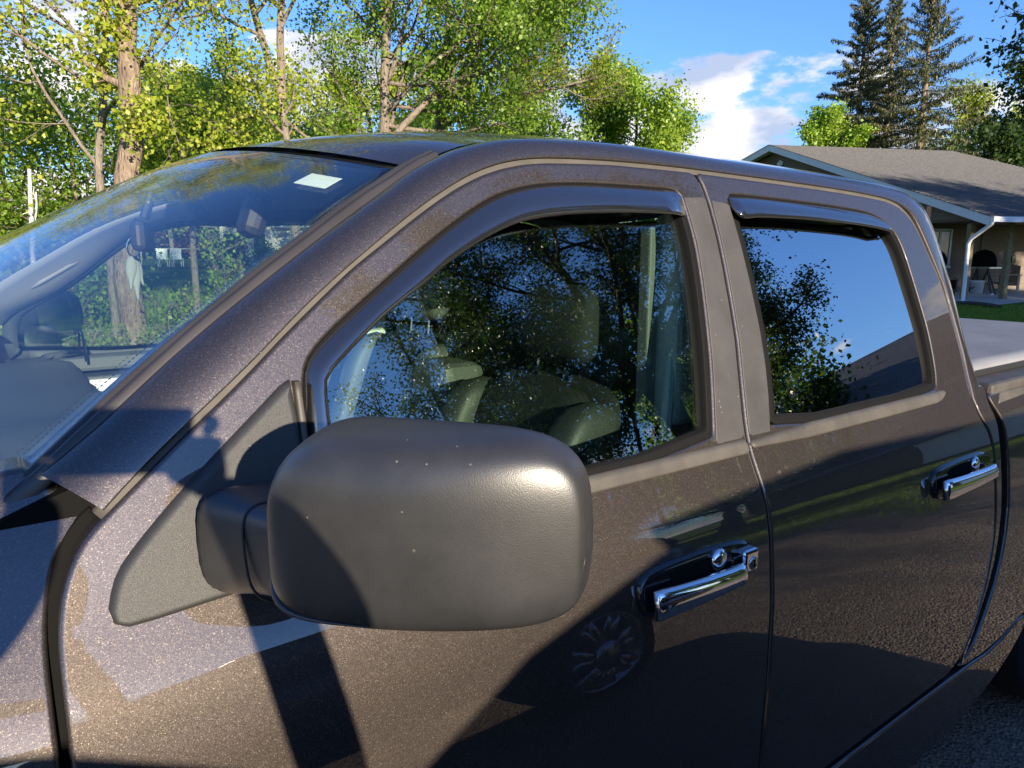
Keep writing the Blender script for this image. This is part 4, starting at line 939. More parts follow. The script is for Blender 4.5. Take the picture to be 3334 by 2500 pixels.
def bend(p0, d, L_, k, rg, jit, upc=0.0):
    P = [np.array(p0, float)]; d = np.array(d, float); d /= np.linalg.norm(d)
    for i in range(k):
        d = d+rg.normal(size=3)*jit+np.array([0, 0, upc]); d /= np.linalg.norm(d); P.append(P[-1]+d*L_/k)
    return np.array(P)
def along(P, f):
    f = f*(len(P)-1); i = min(int(f), len(P)-2); fr = f-i; return P[i]*(1-fr)+P[i+1]*fr, P[i+1]-P[i]
def tree(name, label, cat, base, trunk, limbs, nleaf, lsize, lmat, bmat, seed, spread=.35, group=None, upc=.06, nsec=6, ntw=5, seclen=.5, leafsig=.14, hang=0.0, cull=None, extra=None):
    """trunk: list of polylines (each with start radius); limbs: (count, fmin, fmax, length, elevation range deg, azimuth range deg)"""
    rg = np.random.default_rng(seed); rt_ = root(name, label, cat, base, group); base = np.array(base)
    big, mid, tiny = [], [], []; twp = []
    tr = []
    for P, r_ in trunk:
        P = spline(np.array(P, float), max(8, 4*len(P)))+base; k = len(P); P[1:, :2] += rg.normal(size=(k-1, 2))*r_*.12
        rad = r_*(1-.62*np.linspace(0, 1, k)); rad[:2] *= np.array([1.25, 1.08]); big.append((P, rad)); tr.append((P, rad))
    for (ti, cnt, f0, f1, L_, e0, e1, a0, a1) in limbs:
        P, rad = tr[ti]
        for i in range(cnt):
            f = f0+(f1-f0)*(i+rg.random())/cnt; p, _ = along(P, f); rr = np.interp(f, np.linspace(0, 1, len(P)), rad)*.5
            az, el = R(rg.uniform(a0, a1)), R(rg.uniform(e0, e1)); l = L_*rg.uniform(.7, 1.15)*(1-.45*max(0, f-.4))
            d = (math.cos(az)*math.cos(el), math.sin(az)*math.cos(el), math.sin(el))
            B = bend(p, d, l, 9, rg, .13, upc); mid.append((B, rr*(1-.85*np.linspace(0, 1, 10))+.004))
            for j in range(nsec):
                g_ = .18+.8*(j+rg.random())/nsec; q, dd = along(B, g_); dd = dd/np.linalg.norm(dd)+rg.normal(size=3)*.75; 
                C_ = bend(q, dd, l*seclen*rg.uniform(.5, 1.1)*(1-.45*g_), 6, rg, .18, upc*.6-hang*.05); mid.append((C_, rr*.32*(1-.8*np.linspace(0, 1, 7))+.003))
                for k in range(ntw):
                    h_ = .15+.85*rg.random(); q2, d2 = along(C_, h_); d2 = d2/np.linalg.norm(d2)+rg.normal(size=3)*.8
                    D_ = bend(q2, d2, l*.17*rg.uniform(.5, 1.2), 3, rg, .2, -hang*.2); tiny.append((D_, .0045)); twp.append(D_)
    V, F = tubes(big, 12); fast_mesh('trunk', V, F, bmat, rt_, base, True)
    V1, F1 = tubes(mid, 5); V2, F2 = tubes(tiny, 3); fast_mesh('branches', np.concatenate([V1, V2]), np.concatenate([F1, F2+len(V1)]), bmat, rt_, base, True, 'stuff')
    if nleaf:
        T_ = np.array(twp); idx = rg.integers(0, len(T_), nleaf); f = rg.random(nleaf)[:, None]*2.999; i0 = f.astype(int)[:, 0]
        P = T_[idx, i0]*(1-(f-i0[:, None]))+T_[idx, i0+1]*(f-i0[:, None])+rg.normal(size=(nleaf, 3))*leafsig
        if cull is not None: P = P[cull(P)]
        V, F = leaves(P, lsize, rg, hang=hang); fast_mesh('foliage', V, F, lmat, rt_, base, False, 'stuff')
    return rt_
LF = dict(
 spring=leaf_mat('spring maple leaves', (.20, .26, .02), (.29, .36, .03), (.42, .40, .08), .42),
 green=leaf_mat('fresh green leaves', (.085, .165, .02), (.15, .26, .028), (.25, .34, .045), .42),
 bright=leaf_mat('bright yellow green leaves', (.13, .22, .02), (.19, .30, .03), (.28, .36, .05)),
 lime=leaf_mat('lit lime leaves', (.17, .28, .03), (.24, .36, .04), (.33, .43, .07), .42),
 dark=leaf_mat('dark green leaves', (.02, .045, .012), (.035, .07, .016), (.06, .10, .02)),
 needle=leaf_mat('spruce needles', (.035, .05, .022), (.075, .085, .028), (.14, .13, .04), .15),
 cone=leaf_mat('spruce cones', (.10, .06, .03), (.13, .08, .04), (.16, .10, .05), .05),
 grass=leaf_mat('long grass', (.09, .17, .02), (.15, .25, .03), (.24, .28, .06)),
 red=leaf_mat('copper leaves', (.16, .05, .03), (.20, .07, .04), (.12, .08, .04)))
BK = dict(grey=bark_mat('grey bark', (.13, .105, .085), (.26, .215, .175)), brown=bark_mat('rough brown bark', (.13, .095, .07), (.30, .225, .165), .8, 1.0),
 dark=bark_mat('dark bark', (.035, .028, .022), (.09, .07, .055)), white=bark_mat('peeling pale bark', (.45, .42, .36), (.72, .70, .64), .6, .4))
full = (0, 360)
# the bare double kinked trunk close behind the truck, a thin one beside it, and the forked one
tree('maple_tree', 'maple with thick rough trunk, kinked low down and dotted with shoots, tallest at left', 'tree', polar(81.9, 10.5),
  [([(0,0,0),(.02,.0,1.6),(.10,.02,2.6),(.20,.0,3.3),(.21,.0,4.2),(.25,0,5.5),(.6,.1,7.5),(.9,.2,10)], .168)],
  [(0, 10, .50, .98, 3.4, 5, 50, 150, 400), (0, 4, .30, .5, .8, 0, 40, 0, 360)], 9000, .068, LF['spring'], BK['brown'], 3, nsec=6, ntw=6)
tree('maple_tree', 'slim smooth grey trunk with curled bark standing just left of the kinked maple', 'tree', polar(83.1, 12),
  [([(0,0,0),(.05,0,1.5),(.0,0,2.6),(.18,0,4),(.28,0,5.4),(.4,0,7.5),(.5,0,9.5)], .068)],
  [(0, 16, .28, .98, 3.6, 5, 55, 120, 300)], 24000, .066, LF['spring'], BK['grey'], 4, nsec=7, ntw=7, leafsig=.2)
tree('maple_tree', 'maple whose dark trunk forks in a narrow V above the windshield', 'tree', polar(70.2, 13),
  [([(0,0,0),(-.04,0,2.2),(-.10,.0,3.2),(-.18,0,4.3)], .115), ([(-.16,0,4.1),(-.12,0,5.2),(-.02,.0,6.4),(.1,0,8.4)], .07), ([(-.16,0,4.1),(-.42,.05,5.0),(-.62,.1,6.0),(-.8,.2,8)], .065)],
  [(1, 10, .2, .98, 3.2, 5, 55, 0, 360), (2, 10, .2, .98, 3.2, 5, 50, 0, 360), (0, 3, .6, .95, 1.4, 10, 45, -30, 200)], 25000, .070, LF['spring'], BK['grey'], 5, leafsig=.2)
tree('maple_tree', 'large leafy maple with drooping dark twigs behind the cab roof', 'tree', polar(63.5, 14.5),
  [([(0,0,0),(.1,0,2),(.0,0,4),(.2,.1,6.5),(.2,0,9)], .13), ([(.0,0,3.6),(.8,-.4,4.5),(1.8,-.9,5.2),(2.8,-1.3,6.4)], .07)],
  [(0, 22, .24, .98, 4.0, -8, 50, 0, 360), (1, 12, .2, .98, 2.9, -15, 55, -130, 60), (0, 6, .42, .8, 4.2, 20, 60, -90, -20)], 60000, .075, LF['green'], BK['grey'], 6, nsec=7, ntw=6, hang=.5, leafsig=.16)
tree('maple_tree', 'sparse spreading tree with a low horizontal limb and bare twig ends against the clouds', 'tree', polar(60.0, 16.5),
  [([(0,0,0),(.1,0,2),(.2,0,4.2),(.4,-.1,6.0),(.5,0,9.5)], .13), ([(.2,0,4.2),(1.2,-.5,4.9),(2.2,-1.0,5.1),(3.6,-1.7,5.5)], .05), ([(.3,0,4.6),(1.4,-.5,6.2),(2.4,-1.1,7.6),(3.4,-1.6,8.6)], .055)],
  [(0, 10, .4, .98, 3.6, 10, 60, -110, 60), (1, 12, .2, .98, 1.9, -25, 60, -130, 50), (2, 18, .15, .98, 2.3, 0, 70, -130, 50)], 15000, .066, LF['spring'], BK['grey'], 8, nsec=7, ntw=6, leafsig=.12)
def small_tree(name, label, az, d, H, cr, nleaf, ls, lm, bk, seed, base_f=.15, group=None, lean=0, sig=.22, el=(5, 60), r0=None):
    r0 = r0 or .012*H+.03
    return tree(name, label, 'tree' if name != 'shrub' else 'shrub', polar(az, d), [([(0,0,0),(.03*H*lean,0,.35*H),(.06*H*lean,.0,.7*H),(.05*H*lean,0,H*.96)], r0)],
      [(0, 14, base_f, .98, cr, el[0], el[1], 0, 360)], nleaf, ls, lm, bk, seed, nsec=6, ntw=4, leafsig=sig, group=group)
small_tree('round_tree', 'full rounded light green tree standing alone between the cab roof and the open sky', 44.3, 38, 9.3, 4.1, 36000, .18, LF['bright'], BK['dark'], 11, .1, sig=.32)
small_tree('young_maple', 'bright yellow green young maple showing over the brown house ridge', 30.2, 37, 6.7, 2.4, 22000, .14, LF['lime'], BK['grey'], 12, .2, sig=.2)
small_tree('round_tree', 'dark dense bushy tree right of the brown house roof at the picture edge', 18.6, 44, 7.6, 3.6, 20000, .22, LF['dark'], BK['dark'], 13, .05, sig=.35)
wood = [(88.5, 19, 4.6, 2.6, 'green'), (92, 17, 4.2, 2.4, 'spring'), (84.6, 17, 3.9, 2.6, 'green'), (79.0, 58, 10.5, 5.0, 'spring'), (75.5, 60, 11.5, 5.2, 'spring'), (72.6, 56, 10.0, 4.8, 'green'), (67.2, 24, 5.0, 2.2, 'bright'), (64.5, 33, 7.6, 3.4, 'spring'), (58.5, 30, 6.6, 3.6, 'bright'), (53.5, 34, 7.2, 3.8, 'green'), (50.8, 40, 6.6, 3.4, 'green')]
desc = ['leafy green bush low at the left picture edge', 'yellow green bush at the far left beside the pale broken stem', 'green bush filling the gap left of the slim grey trunk', 'loose yellowish tree right of the kinked trunk', 'thin spring tree with pink twigs between kinked and forked trunks', 'mid green tree far behind the forked maple', 'vine covered bright green bush below the forked trunk', 'pale leafed tree behind the big drooping maple', 'bright green tree low under the spreading limb', 'green tree with clouds showing through, left of the round tree', 'low green tree touching the round tree on its left']
for i, (az, d, H, cr, k_) in enumerate(wood):
    small_tree('woodland_tree', desc[i], az, d, H*1.05, cr*1.1, 14000 if d < 25 else 16000, .09 if d < 25 else (.17 if d < 50 else .27), LF[k_], BK['grey'], 30+i, .04 if d < 50 else .16, group='trees of the wood behind the truck', sig=.28)
for az_, d_, H_, s_, l_ in ((77.6, 17.5, 4.6, 141, 'young maple with yellow leaves above the windshield, left of the forked trunk'), (74.3, 19, 4.9, 142, 'young maple with yellow leaves just left of the forked trunk')):
    small_tree('young_maple', l_, az_, d_, H_, 1.8, 9000, .075, LF['bright'], BK['grey'], s_, .62, sig=.2, el=(15, 65))
rw = [(22.0, 47, 9.6, 2.2, 'spring', 'thin pale tree with sparse crown right of the spruces'), (20.6, 50, 8.0, 2.4, 'spring', 'loose light tree between pale thin tree and dark bushy tree'), (23.6, 50, 6.6, 3.2, 'green', 'green tree low at the foot of the right spruce'), (17.0, 52, 8.5, 4, 'green', 'green tree far right behind the brown house')]
for i, (az, d, H, cr, k_, ds_) in enumerate(rw):
    small_tree('woodland_tree', ds_, az, d, H, cr, 6000, .16, LF[k_], BK['grey'], 50+i, .2, group='trees behind the brown house', sig=.25)
# pale broken stem at far left
x, y, z = polar(87.35, 9.2); t_ = tree('birch_stub', 'pale broken stem with peeling bark leaning at the far left', 'tree stump', (x, y, z), [([(-.10,0,0),(-.02,0,.9),(.0,0,1.7),(.05,0,2.55)], .045)], [(0, 3, .3, .8, .5, 20, 60, 0, 360)], 30, .06, LF['spring'], BK['white'], 61, nsec=2, ntw=2)
# overhanging branches, top right, shaded
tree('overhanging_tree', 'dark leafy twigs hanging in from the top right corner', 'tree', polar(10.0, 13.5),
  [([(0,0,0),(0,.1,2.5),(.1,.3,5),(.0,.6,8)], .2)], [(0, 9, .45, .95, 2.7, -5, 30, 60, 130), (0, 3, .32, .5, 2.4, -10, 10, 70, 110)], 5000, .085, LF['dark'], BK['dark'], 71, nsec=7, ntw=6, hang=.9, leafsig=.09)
# spruces
def spruce(label, az, d, H, rb, seed, bare=.14, dens=1.0):
    rg = np.random.default_rng(seed); base = np.array(polar(az, d)); rt_ = root('spruce_tree', label, 'tree', tuple(base), 'spruces behind the brown house')
    tp = np.array([[0, 0, 0], [.05, 0, H*.5], [0, 0, H]])+base; V, F = tubes([(spline(tp, 20), .26*(1-.93*np.linspace(0, 1, 20)))], 8); fast_mesh('trunk', V, F, BK['brown'], rt_, base, True)
    br, P, S_ = [], [], []; cones = []
    z = H*bare
    while z < H-.15:
        f = (z-H*bare)/(H*(1-bare)); L_ = rb*(1-f)**.8*1.0+.15; nb_ = rg.integers(4, 7)
        a_ = rg.uniform(0, 6.28)
        for k in range(nb_):
            a = a_+k*6.283/nb_+rg.normal()*.25; l = L_*rg.uniform(.55, 1.15); el = R(rg.uniform(-22, 2) if f < .7 else rg.uniform(0, 35))
            B = bend(base+[0, 0, z], (math.cos(a)*math.cos(el), math.sin(a)*math.cos(el), math.sin(el)), l, 7, rg, .05, .055); br.append((B, .035*(1-.8*np.linspace(0, 1, 8))*(1-.5*f)))
            m_ = int(l*75*dens)+6
            for q in range(m_):
                g_ = .15+.85*rg.random(); p, dd = along(B, g_); side_ = np.array([-dd[1], dd[0], 0]); side_ /= np.linalg.norm(side_)+1e-6
                off_ = side_*rg.normal()*.22*l*(1.1-g_)*.6; drop = rg.random()*.30*(1-f*.6); P.append(p+off_+np.array([0, 0, -drop*.5])); S_.append(.08+.20*rg.random()*(1-f*.5))
            if f > .45 and rg.random() < .5:
                for q in range(4): p, dd = along(B, .6+.4*rg.random()); cones.append(p-[0, 0, .08])
        z += .17+.30*(1-f)*.7
    V, F = tubes(br, 4); fast_mesh('branches', V, F, BK['dark'], rt_, base, True, 'stuff')
    P = np.array(P); S_ = np.array(S_)[:, None]; n = len(P)
    a = rg.normal(size=(n, 3))*np.array([.45, .45, .3])+np.array([0, 0, -.8]); a /= np.linalg.norm(a, axis=1)[:, None]
    b = rg.normal(size=(n, 3)); b -= a*(a*b).sum(1)[:, None]; b /= np.linalg.norm(b, axis=1)[:, None]
    V = np.stack([P, P+a*S_*.5+b*S_*.13, P+a*S_, P+a*S_*.45-b*S_*.13], 1).reshape(-1, 3); fast_mesh('foliage', V, np.arange(4*n).reshape(-1, 4), LF['needle'], rt_, base, False, 'stuff')
    if cones: V, F = leaves(np.array(cones), .16, rg, .6, 2.0); fast_mesh('cones', V, F, LF['cone'], rt_, base, False, 'stuff')
spruce('left spruce of the three, densest, with brown cones near its top', 28.9, 39, 13.3, 3.7, 81, dens=1.6)
spruce('middle spruce of the three, thin and half hidden', 27.1, 41, 13.4, 2.7, 82, dens=1.3)
spruce('right spruce of the three with long upswept bare looking branches', 25.0, 37, 12.9, 4.0, 83, dens=1.15)
rg = np.random.default_rng(77); n = 42000; az = np.radians(rg.uniform(46, 104, n)); d = rg.uniform(78, 100, n); X = CAM[0]+d*np.cos(az); Y = CAM[1]+d*np.sin(az)
H_ = 5.2+1.6*np.sin(az*40)+1.1*np.sin(az*97+1)+.6*np.sin(az*213); P = np.stack([X, Y, gz(X, Y)+H_*rg.random(n)**.8], 1); V, F = leaves(P, .75, rg)
o = fast_mesh('far_wood', V, F, LF['green'], None, (0, 0, 0), False, 'stuff'); o['label'] = 'far band of green woodland along the horizon behind the lawn'; o['category'] = 'wood'
# undergrowth seen through the windshield
def thicket(name, label, cat, az0, az1, d0, d1, h, nleaf, ls, lm, seed, stems=160, kind='stuff'):
    rg = np.random.default_rng(seed); P = []; st = []
    for i in range(stems):
        az, d = rg.uniform(az0, az1), rg.uniform(d0, d1); b = np.array(polar(az, d)); hh = h*rg.uniform(.4, 1.1); B = bend(b, (rg.normal()*.25, rg.normal()*.25, 1), hh, 5, rg, .12); st.append((B, .008*(1-.7*np.linspace(0, 1, 6))))
        for q in range(nleaf//stems): p, _ = along(B, rg.random()**.7); P.append(p+rg.normal(size=3)*np.array([.2, .2, .1])*min(1, h))
    V, F = tubes(st, 3); V2, F2 = leaves(np.array(P), ls, rg); o = fast_mesh(name, V2, F2, lm, None, (0, 0, 0), False, kind); o2 = fast_mesh(name+'_stems', V, F, BK['grey'], None, (0, 0, 0), True, kind)
    for q in (o, o2): q['label'] = label; q['category'] = cat
thicket('undergrowth', 'tangle of low green undergrowth beyond the passenger window', 'undergrowth', 68, 96, 6.0, 11, .75, 30000, .06, LF['grass'], 91, 420)
thicket('long_grass', 'lit long grass at the edge of the drive beyond the truck', 'grass', 66, 98, 4.8, 7.5, .45, 20000, .06, LF['grass'], 92, 700)
for i, (az, d, H, ds_) in enumerate([(75.6, 8.6, 2.0, 'sapling with toothed leaves seen through the windshield before the white house'), (77.9, 8.0, 1.15, 'short sapling left of the taller one through the windshield'), (85.2, 8.5, 1.7, 'thin sapling seen through the grab handle loop'), (79.6, 9.0, 1.1, 'low sapling right of the kinked trunk through the windshield')]):
    small_tree('sapling', ds_, az, d, H, .36, 700, .050, LF['bright'] if i < 2 else LF['green'], BK['grey'], 95+i, .25, sig=.06, r0=.012)
# ================================================================== BROWN HOUSE
HZ = .42
hb = R(65); hv = Vector((math.cos(hb), math.sin(hb), 0)); hu = Vector((hv.y, -hv.x, 0))
HM = Matrix(((hu.x, hv.x, 0, 21.08), (hu.y, hv.y, 0, 7.13), (0, 0, 1, HZ), (0, 0, 0, 1)))
house = root('brown_house', 'single storey brown sided house with grey shingle gable roof and open porch corner', 'house', (21.08, 7.13, HZ)); HO = (21.08, 7.13, HZ)
M['siding'] = simple('brown vinyl siding', (.15, .112, .085), .6, var=.08, vscale=3, bump=.1, bscale=90)
M['wood'] = simple('weathered treated timber', (.20, .17, .09), .8, var=.25, vscale=9, bump=.3, bscale=60)
def shingle_mat():
    m_, nt, p = mat('grey brown shingles'); L = nt.links; tc_ = nn(nt, 'ShaderNodeTexCoord'); mp_ = nn(nt, 'ShaderNodeMapping'); L.new(tc_.outputs['Object'], mp_.inputs[0])
    no = nn(nt, 'ShaderNodeTexNoise', {'Scale': 3.0, 'Detail': 8.0, 'Roughness': .75}); mp_.inputs['Scale'].default_value = (2.2, 7, 7); L.new(mp_.outputs[0], no.inputs['Vector'])
    r = nn(nt, 'ShaderNodeValToRGB'); e = r.color_ramp.elements; e[0].position = .3; e[0].color = (.045, .047, .052, 1); e[1].position = .7; e[1].color = (.115, .112, .112, 1)
    L.new(no.outputs[0], r.inputs[0]); L.new(r.outputs[0], p.inputs['Base Color']); p.inputs['Roughness'].default_value = .95; return m_
M['shingle'] = shingle_mat()
PKY, PKZ, EZ = 10.81, 5.65, 2.30; sl_ = (PKZ-EZ)/PKY; sl2 = .15
def rz_(y): return EZ+sl_*y if y <= PKY else PKZ-sl2*(y-PKY)
def roof(y0, y1, x0, x1, rows_, nm):
    V, F = [], []; ys = np.linspace(y0, y1, rows_+1); up_ = 1 if y1 > y0 else -1
    for a, b in zip(ys[:-1], ys[1:]):
        k = 14; xs = np.linspace(x0, x1, k); n0 = len(V); za, zb = rz_(a) if True else 0, rz_(b)
        for x in xs: V += [(x, a, za+.030), (x, b, zb+.004), (x, a, za-.004)]
        for i in range(k-1): q = n0+3*i; F += [(q, q+3, q+4, q+1) if up_ > 0 else (q, q+1, q+4, q+3), (q+2, q+5, q+3, q) if up_ > 0 else (q+2, q, q+3, q+5)]
    V = [tuple(HM @ Vector(v)) for v in V]; return mesh(nm, V, F, M['shingle'], house, False, HO, kind='stuff')
roof(-.06, PKY, -.06, 8.3, 64, 'roof_shingles')
roof(17.0, PKY, -.06, 8.3, 44, 'roof_shingles')
def hbox(a, b, nm, mt, bevel=0.0, label=None, parent=None): return MB().box(a, b, HM).obj(nm, M[mt] if isinstance(mt, str) else mt, parent or house, HO, bevel=bevel, label=label)
def hpoly(P, F, nm, mt): return mesh(nm, [tuple(HM @ Vector(p)) for p in P], F, M[mt], house, False, HO)
def slab(y0, y1, x0, x1, dz0, dz1, nm, mt):
    P = [(x0,y0,rz_(y0)+dz0),(x1,y0,rz_(y0)+dz0),(x1,y1,rz_(y1)+dz0),(x0,y1,rz_(y1)+dz0),(x0,y0,rz_(y0)+dz1),(x1,y0,rz_(y0)+dz1),(x1,y1,rz_(y1)+dz1),(x0,y1,rz_(y1)+dz1)]
    return hpoly(P, [(0,3,2,1),(4,5,6,7),(0,1,5,4),(1,2,6,5),(2,3,7,6),(3,0,4,7)], nm, mt)
slab(-.02, PKY, .0, 8.25, -.12, -.01, 'roof_deck', 'dash'); slab(PKY, 17, .0, 8.25, -.12, -.01, 'roof_deck', 'dash')
slab(-.02, PKY-.002, -.035, -.002, -.24, -.008, 'rake_board', 'white'); slab(PKY+.002, 17, -.035, -.002, -.24, -.008, 'rake_board', 'white')
slab(0, PKY, .0, .42, -.135, -.122, 'soffit', 'white'); slab(PKY, 17, .0, .42, -.135, -.122, 'soffit', 'white')
hbox((-.02, -.14, EZ-.16), (8.3, -.005, EZ-.02), 'gutter', 'white', .01)
# gable siding boards, one by one
def board(x, y0, y1, z0, z1, facing=-1):
    P = [(x, y0, z0), (x, y1, z0), (x-.006*0, y1, z1), (x, y0, z1), (x-.02, y0, z0), (x-.02, y1, z0), (x-.004, y1, z1), (x-.004, y0, z1)]
    return P, [(0,3,2,1),(4,5,6,7),(0,1,5,4),(1,2,6,5),(2,3,7,6),(3,0,4,7)]
def boards(x, y0, y1, z0, z1, roofcut, holes=()):
    z = z0
    while z < z1:
        zt = min(z+.115, z1); a, b = y0, y1
        if roofcut: a = max(a, (zt+.16-EZ)/sl_)
        if b > PKY and roofcut: b = min(b, PKY+(PKZ-.16-zt)/sl2)
        segs = [(a, b)]
        for (hy0, hy1, hz0, hz1) in holes:
            if zt > hz0 and z < hz1:
                segs = [s__ for c0, c1 in segs for s__ in ((c0, min(c1, hy0)), (max(c0, hy1), c1))]
        for c0, c1 in segs:
            if c1-c0 > .05: P, F = board(x, c0, c1, z, zt+.004); hpoly(P, F, 'siding_board', 'siding')
        z += .115
boards(.40, 3.0, 16.8, .02, 2.30, False)
boards(.40, .35, 16.8, 2.30, PKZ-.16, True)
hbox((.42, 3.02, 0), (.5, 16.8, 2.28), 'wall', 'dash'); hbox((.41, 3.02, .0), (8.2, 3.1, 2.5), 'wall', 'dash'); hbox((8.1, 3, 0), (8.2, 16.8, 2.3), 'wall', 'siding')
z = .20
while z < 2.24:
    zt = min(z+.115, 2.24)
    for c0, c1 in (((.40, .84), (1.62, 8.2)) if (zt > .98 and z < 2.10) else ((.40, 8.2),)):
        P = [(c0,2.985,z),(c1,2.985,z),(c1,2.999,zt+.004),(c0,2.999,zt+.004),(c0,3.01,z),(c1,3.01,z),(c1,3.01,zt+.004),(c0,3.01,zt+.004)]
        hpoly(P, [(0,1,2,3),(7,6,5,4),(0,4,5,1),(1,5,6,2),(2,6,7,3),(3,7,4,0)], 'siding_board', 'siding')
    z += .115
hbox((.42, .30, 2.24), (8.1, 2.98, 2.30), 'porch_ceiling', 'siding'); hbox((.36, .2, 2.14), (8.1, .32, 2.32), 'porch_beam', 'siding')
hbox((2.70, 2.96, .2), (2.76, 2.984, 2.24), 'dark_wall_strip', 'dash')  # narrow dark upright strip on the porch side wall
hbox((.80, 2.93, .92), (1.66, 2.98, .99), 'window_sill', 'white')
for a, b in (((.84, 2.94, .99), (.90, 2.99, 2.10)), ((1.56, 2.94, .99), (1.62, 2.99, 2.10)), ((1.18, 2.94, .99), (1.24, 2.99, 2.10)), ((.90, 2.94, 2.04), (1.56, 2.99, 2.10))): hbox(a, b, 'window_frame', 'white')
for a, b in ((.90, 1.18), (1.24, 1.56)): hbox((a, 2.965, .99), (b, 2.98, 2.04), 'window_pane', 'houseglass')
hbox((-.045, 3.30, 3.12), (.0, 3.80, 3.30), 'gutter_end', 'white', .01); hbox((-.05, 3.34, 2.85), (.02, 3.46, 3.12), 'gutter_drop', 'white', .008)
hbox((.30, .88, .0), (.44, 1.03, 2.15), 'porch_post', 'wood', .008, 'shaded greenish timber porch post at the house corner')
hbox((1.52, .84, .0), (1.66, .98, 2.2), 'porch_post', 'wood', .008, 'sunlit timber porch post')
MB().tube([HM @ Vector(p) for p in ((.02,-.08,2.24),(.02,-.06,2.10),(.02,.55,1.74),(.02,.62,1.60),(.02,.60,.10),(.0,.56,.0))], .05, 8).obj('downspout', M['white'], house, HO, True)
# flood light on the gable
hbox((.34, 10.42, 4.86), (.38, 10.80, 4.98), 'flood_light', 'white'); hbox((.34, 10.52, 4.74), (.38, 10.68, 5.04), 'flood_light', 'white')
o = sheet('patio', lambda x, y: True, np.array([0., 1.]), np.array([0., 1.]), M['concrete'], 0); bpy.data.objects.remove(o)
o = MB().add([HM @ Vector(p) for p in ((-.5,-.2,-.3),(9,-.2,-.3),(9,3.0,-.3),(-.5,3.0,-.3),(-.5,-.2,.0),(9,-.2,.0),(9,3.0,.30),(-.5,3.0,.30))], [(0,3,2,1),(4,5,6,7),(0,1,5,4),(1,2,6,5),(2,3,7,6),(3,0,4,7)]).obj('patio', M['concrete']); o['kind'] = 'structure'
def lp(x, y, z=0): v = HM @ Vector((x, y, z)); return (v.x, v.y, v.z)
# covered kettle grill on a folding stand
gx, gy = 1.95, 2.05
gr = root('covered_grill', 'grill under a black cover on a folding metal stand between the porch posts', 'grill', lp(gx, gy, .20))
go = lp(gx, gy, .20)
secs = []
for f in np.linspace(0, 1, 8):
    e = math.sqrt(max(.0, 1-f**2.6)); secs.append([HM @ Vector((gx+math.cos(t)*.27*(e+.02)*(1+.08*math.sin(3*t)), gy+math.sin(t)*.42*(e*.9+.05)*(1+.05*math.sin(5*t+1)), .12+.86+.50*f)) for t in np.linspace(0, 2*math.pi, 20, endpoint=False)])
section_loft('cover', secs, M['dark'], gr, go)
MB().box((gx-.25, gy-.5, .93), (gx+.2, gy+.45, .965), HM).obj('side_shelf', M['alloy'], gr, go)
MB().box((gx-.2, gy+.28, .88), (gx-.12, gy+.40, 1.16), HM).obj('gas_bottle', M['white'], gr, go, bevel=.02)
for a, b in (((gx, gy+.42, .12), (gx, gy+.18, .96)), ((gx, gy-.42, .12), (gx, gy-.16, .96)), ((gx+.2, gy+.38, .12), (gx+.2, gy-.05, .96)), ((gx+.2, gy-.38, .12), (gx+.2, gy+.05, .96))):
    MB().tube([HM @ Vector(a), HM @ Vector(b)], .022, 6).obj('leg', M['rubber'], gr, go)
MB().lathe([(.001, -.03), (.045, -.03), (.045, .03), (.001, .03)], lp(gx, gy-.42, .165), 12, 'y').obj('caster', M['white'], gr, go)
bk_ = root('bucket', 'white plastic bucket under the covered grill', 'bucket', lp(gx-.1, gy+.02, .20)); bo_ = lp(gx-.1, gy+.02, .20)
MB().lathe([(.15, 0), (.185, .34), (.20, .345), (.20, .37), (.18, .37), (.14, .03)], bo_, 20).obj('pail', M['white'], bk_, bo_, True)
MB().tube([HM @ Vector((gx-.32, gy+.02+.13*math.cos(t), .40-.05*math.sin(t))) for t in np.linspace(0, math.pi, 9)], .012, 6).obj('handle', M['rubber'], bk_, bo_, True)
# adirondack style chair
chm = simple('tan painted timber', (.42, .33, .23), .6, var=.1, vscale=6)
cx0, cy0 = 3.0, 2.35; ch = root('patio_chair', 'tan slatted garden chair right of the covered grill', 'chair', lp(cx0, cy0, .12)); co = lp(cx0, cy0, .12)
for k_ in range(5): MB().box((cx0+.28, cy0-.28+k_*.115, .40), (cx0+.31, cy0-.18+k_*.115, 1.06-.03*abs(k_-2)), HM).obj('back_slat', chm, ch, co, bevel=.006)
for k_ in range(5): MB().box((cx0-.28+k_*.11, cy0-.28, .50-.018*k_), (cx0-.18+k_*.11, cy0+.30, .52-.018*k_), HM).obj('seat_slat', chm, ch, co)
for yy in (-.33, .30):
    MB().box((cx0-.30, cy0+yy-.03, .72), (cx0+.32, cy0+yy+.07, .745), HM).obj('armrest', chm, ch, co, bevel=.005)
    MB().box((cx0-.28, cy0+yy, .12), (cx0-.20, cy0+yy+.03, .72), HM).obj('leg', chm, ch, co); MB().box((cx0+.2, cy0+yy, .12), (cx0+.28, cy0+yy+.03, .72), HM).obj('leg', chm, ch, co)
can = simple('red printed can', (.55, .06, .05), .35)
tagm(MB().lathe([(.028, 0), (.033, .01), (.033, .11), (.027, .122)], lp(cx0-.1, cy0-.29, .745), 16).obj('drink_can', can, smooth=True), 'red drink can on the arm of the tan chair', 'can')
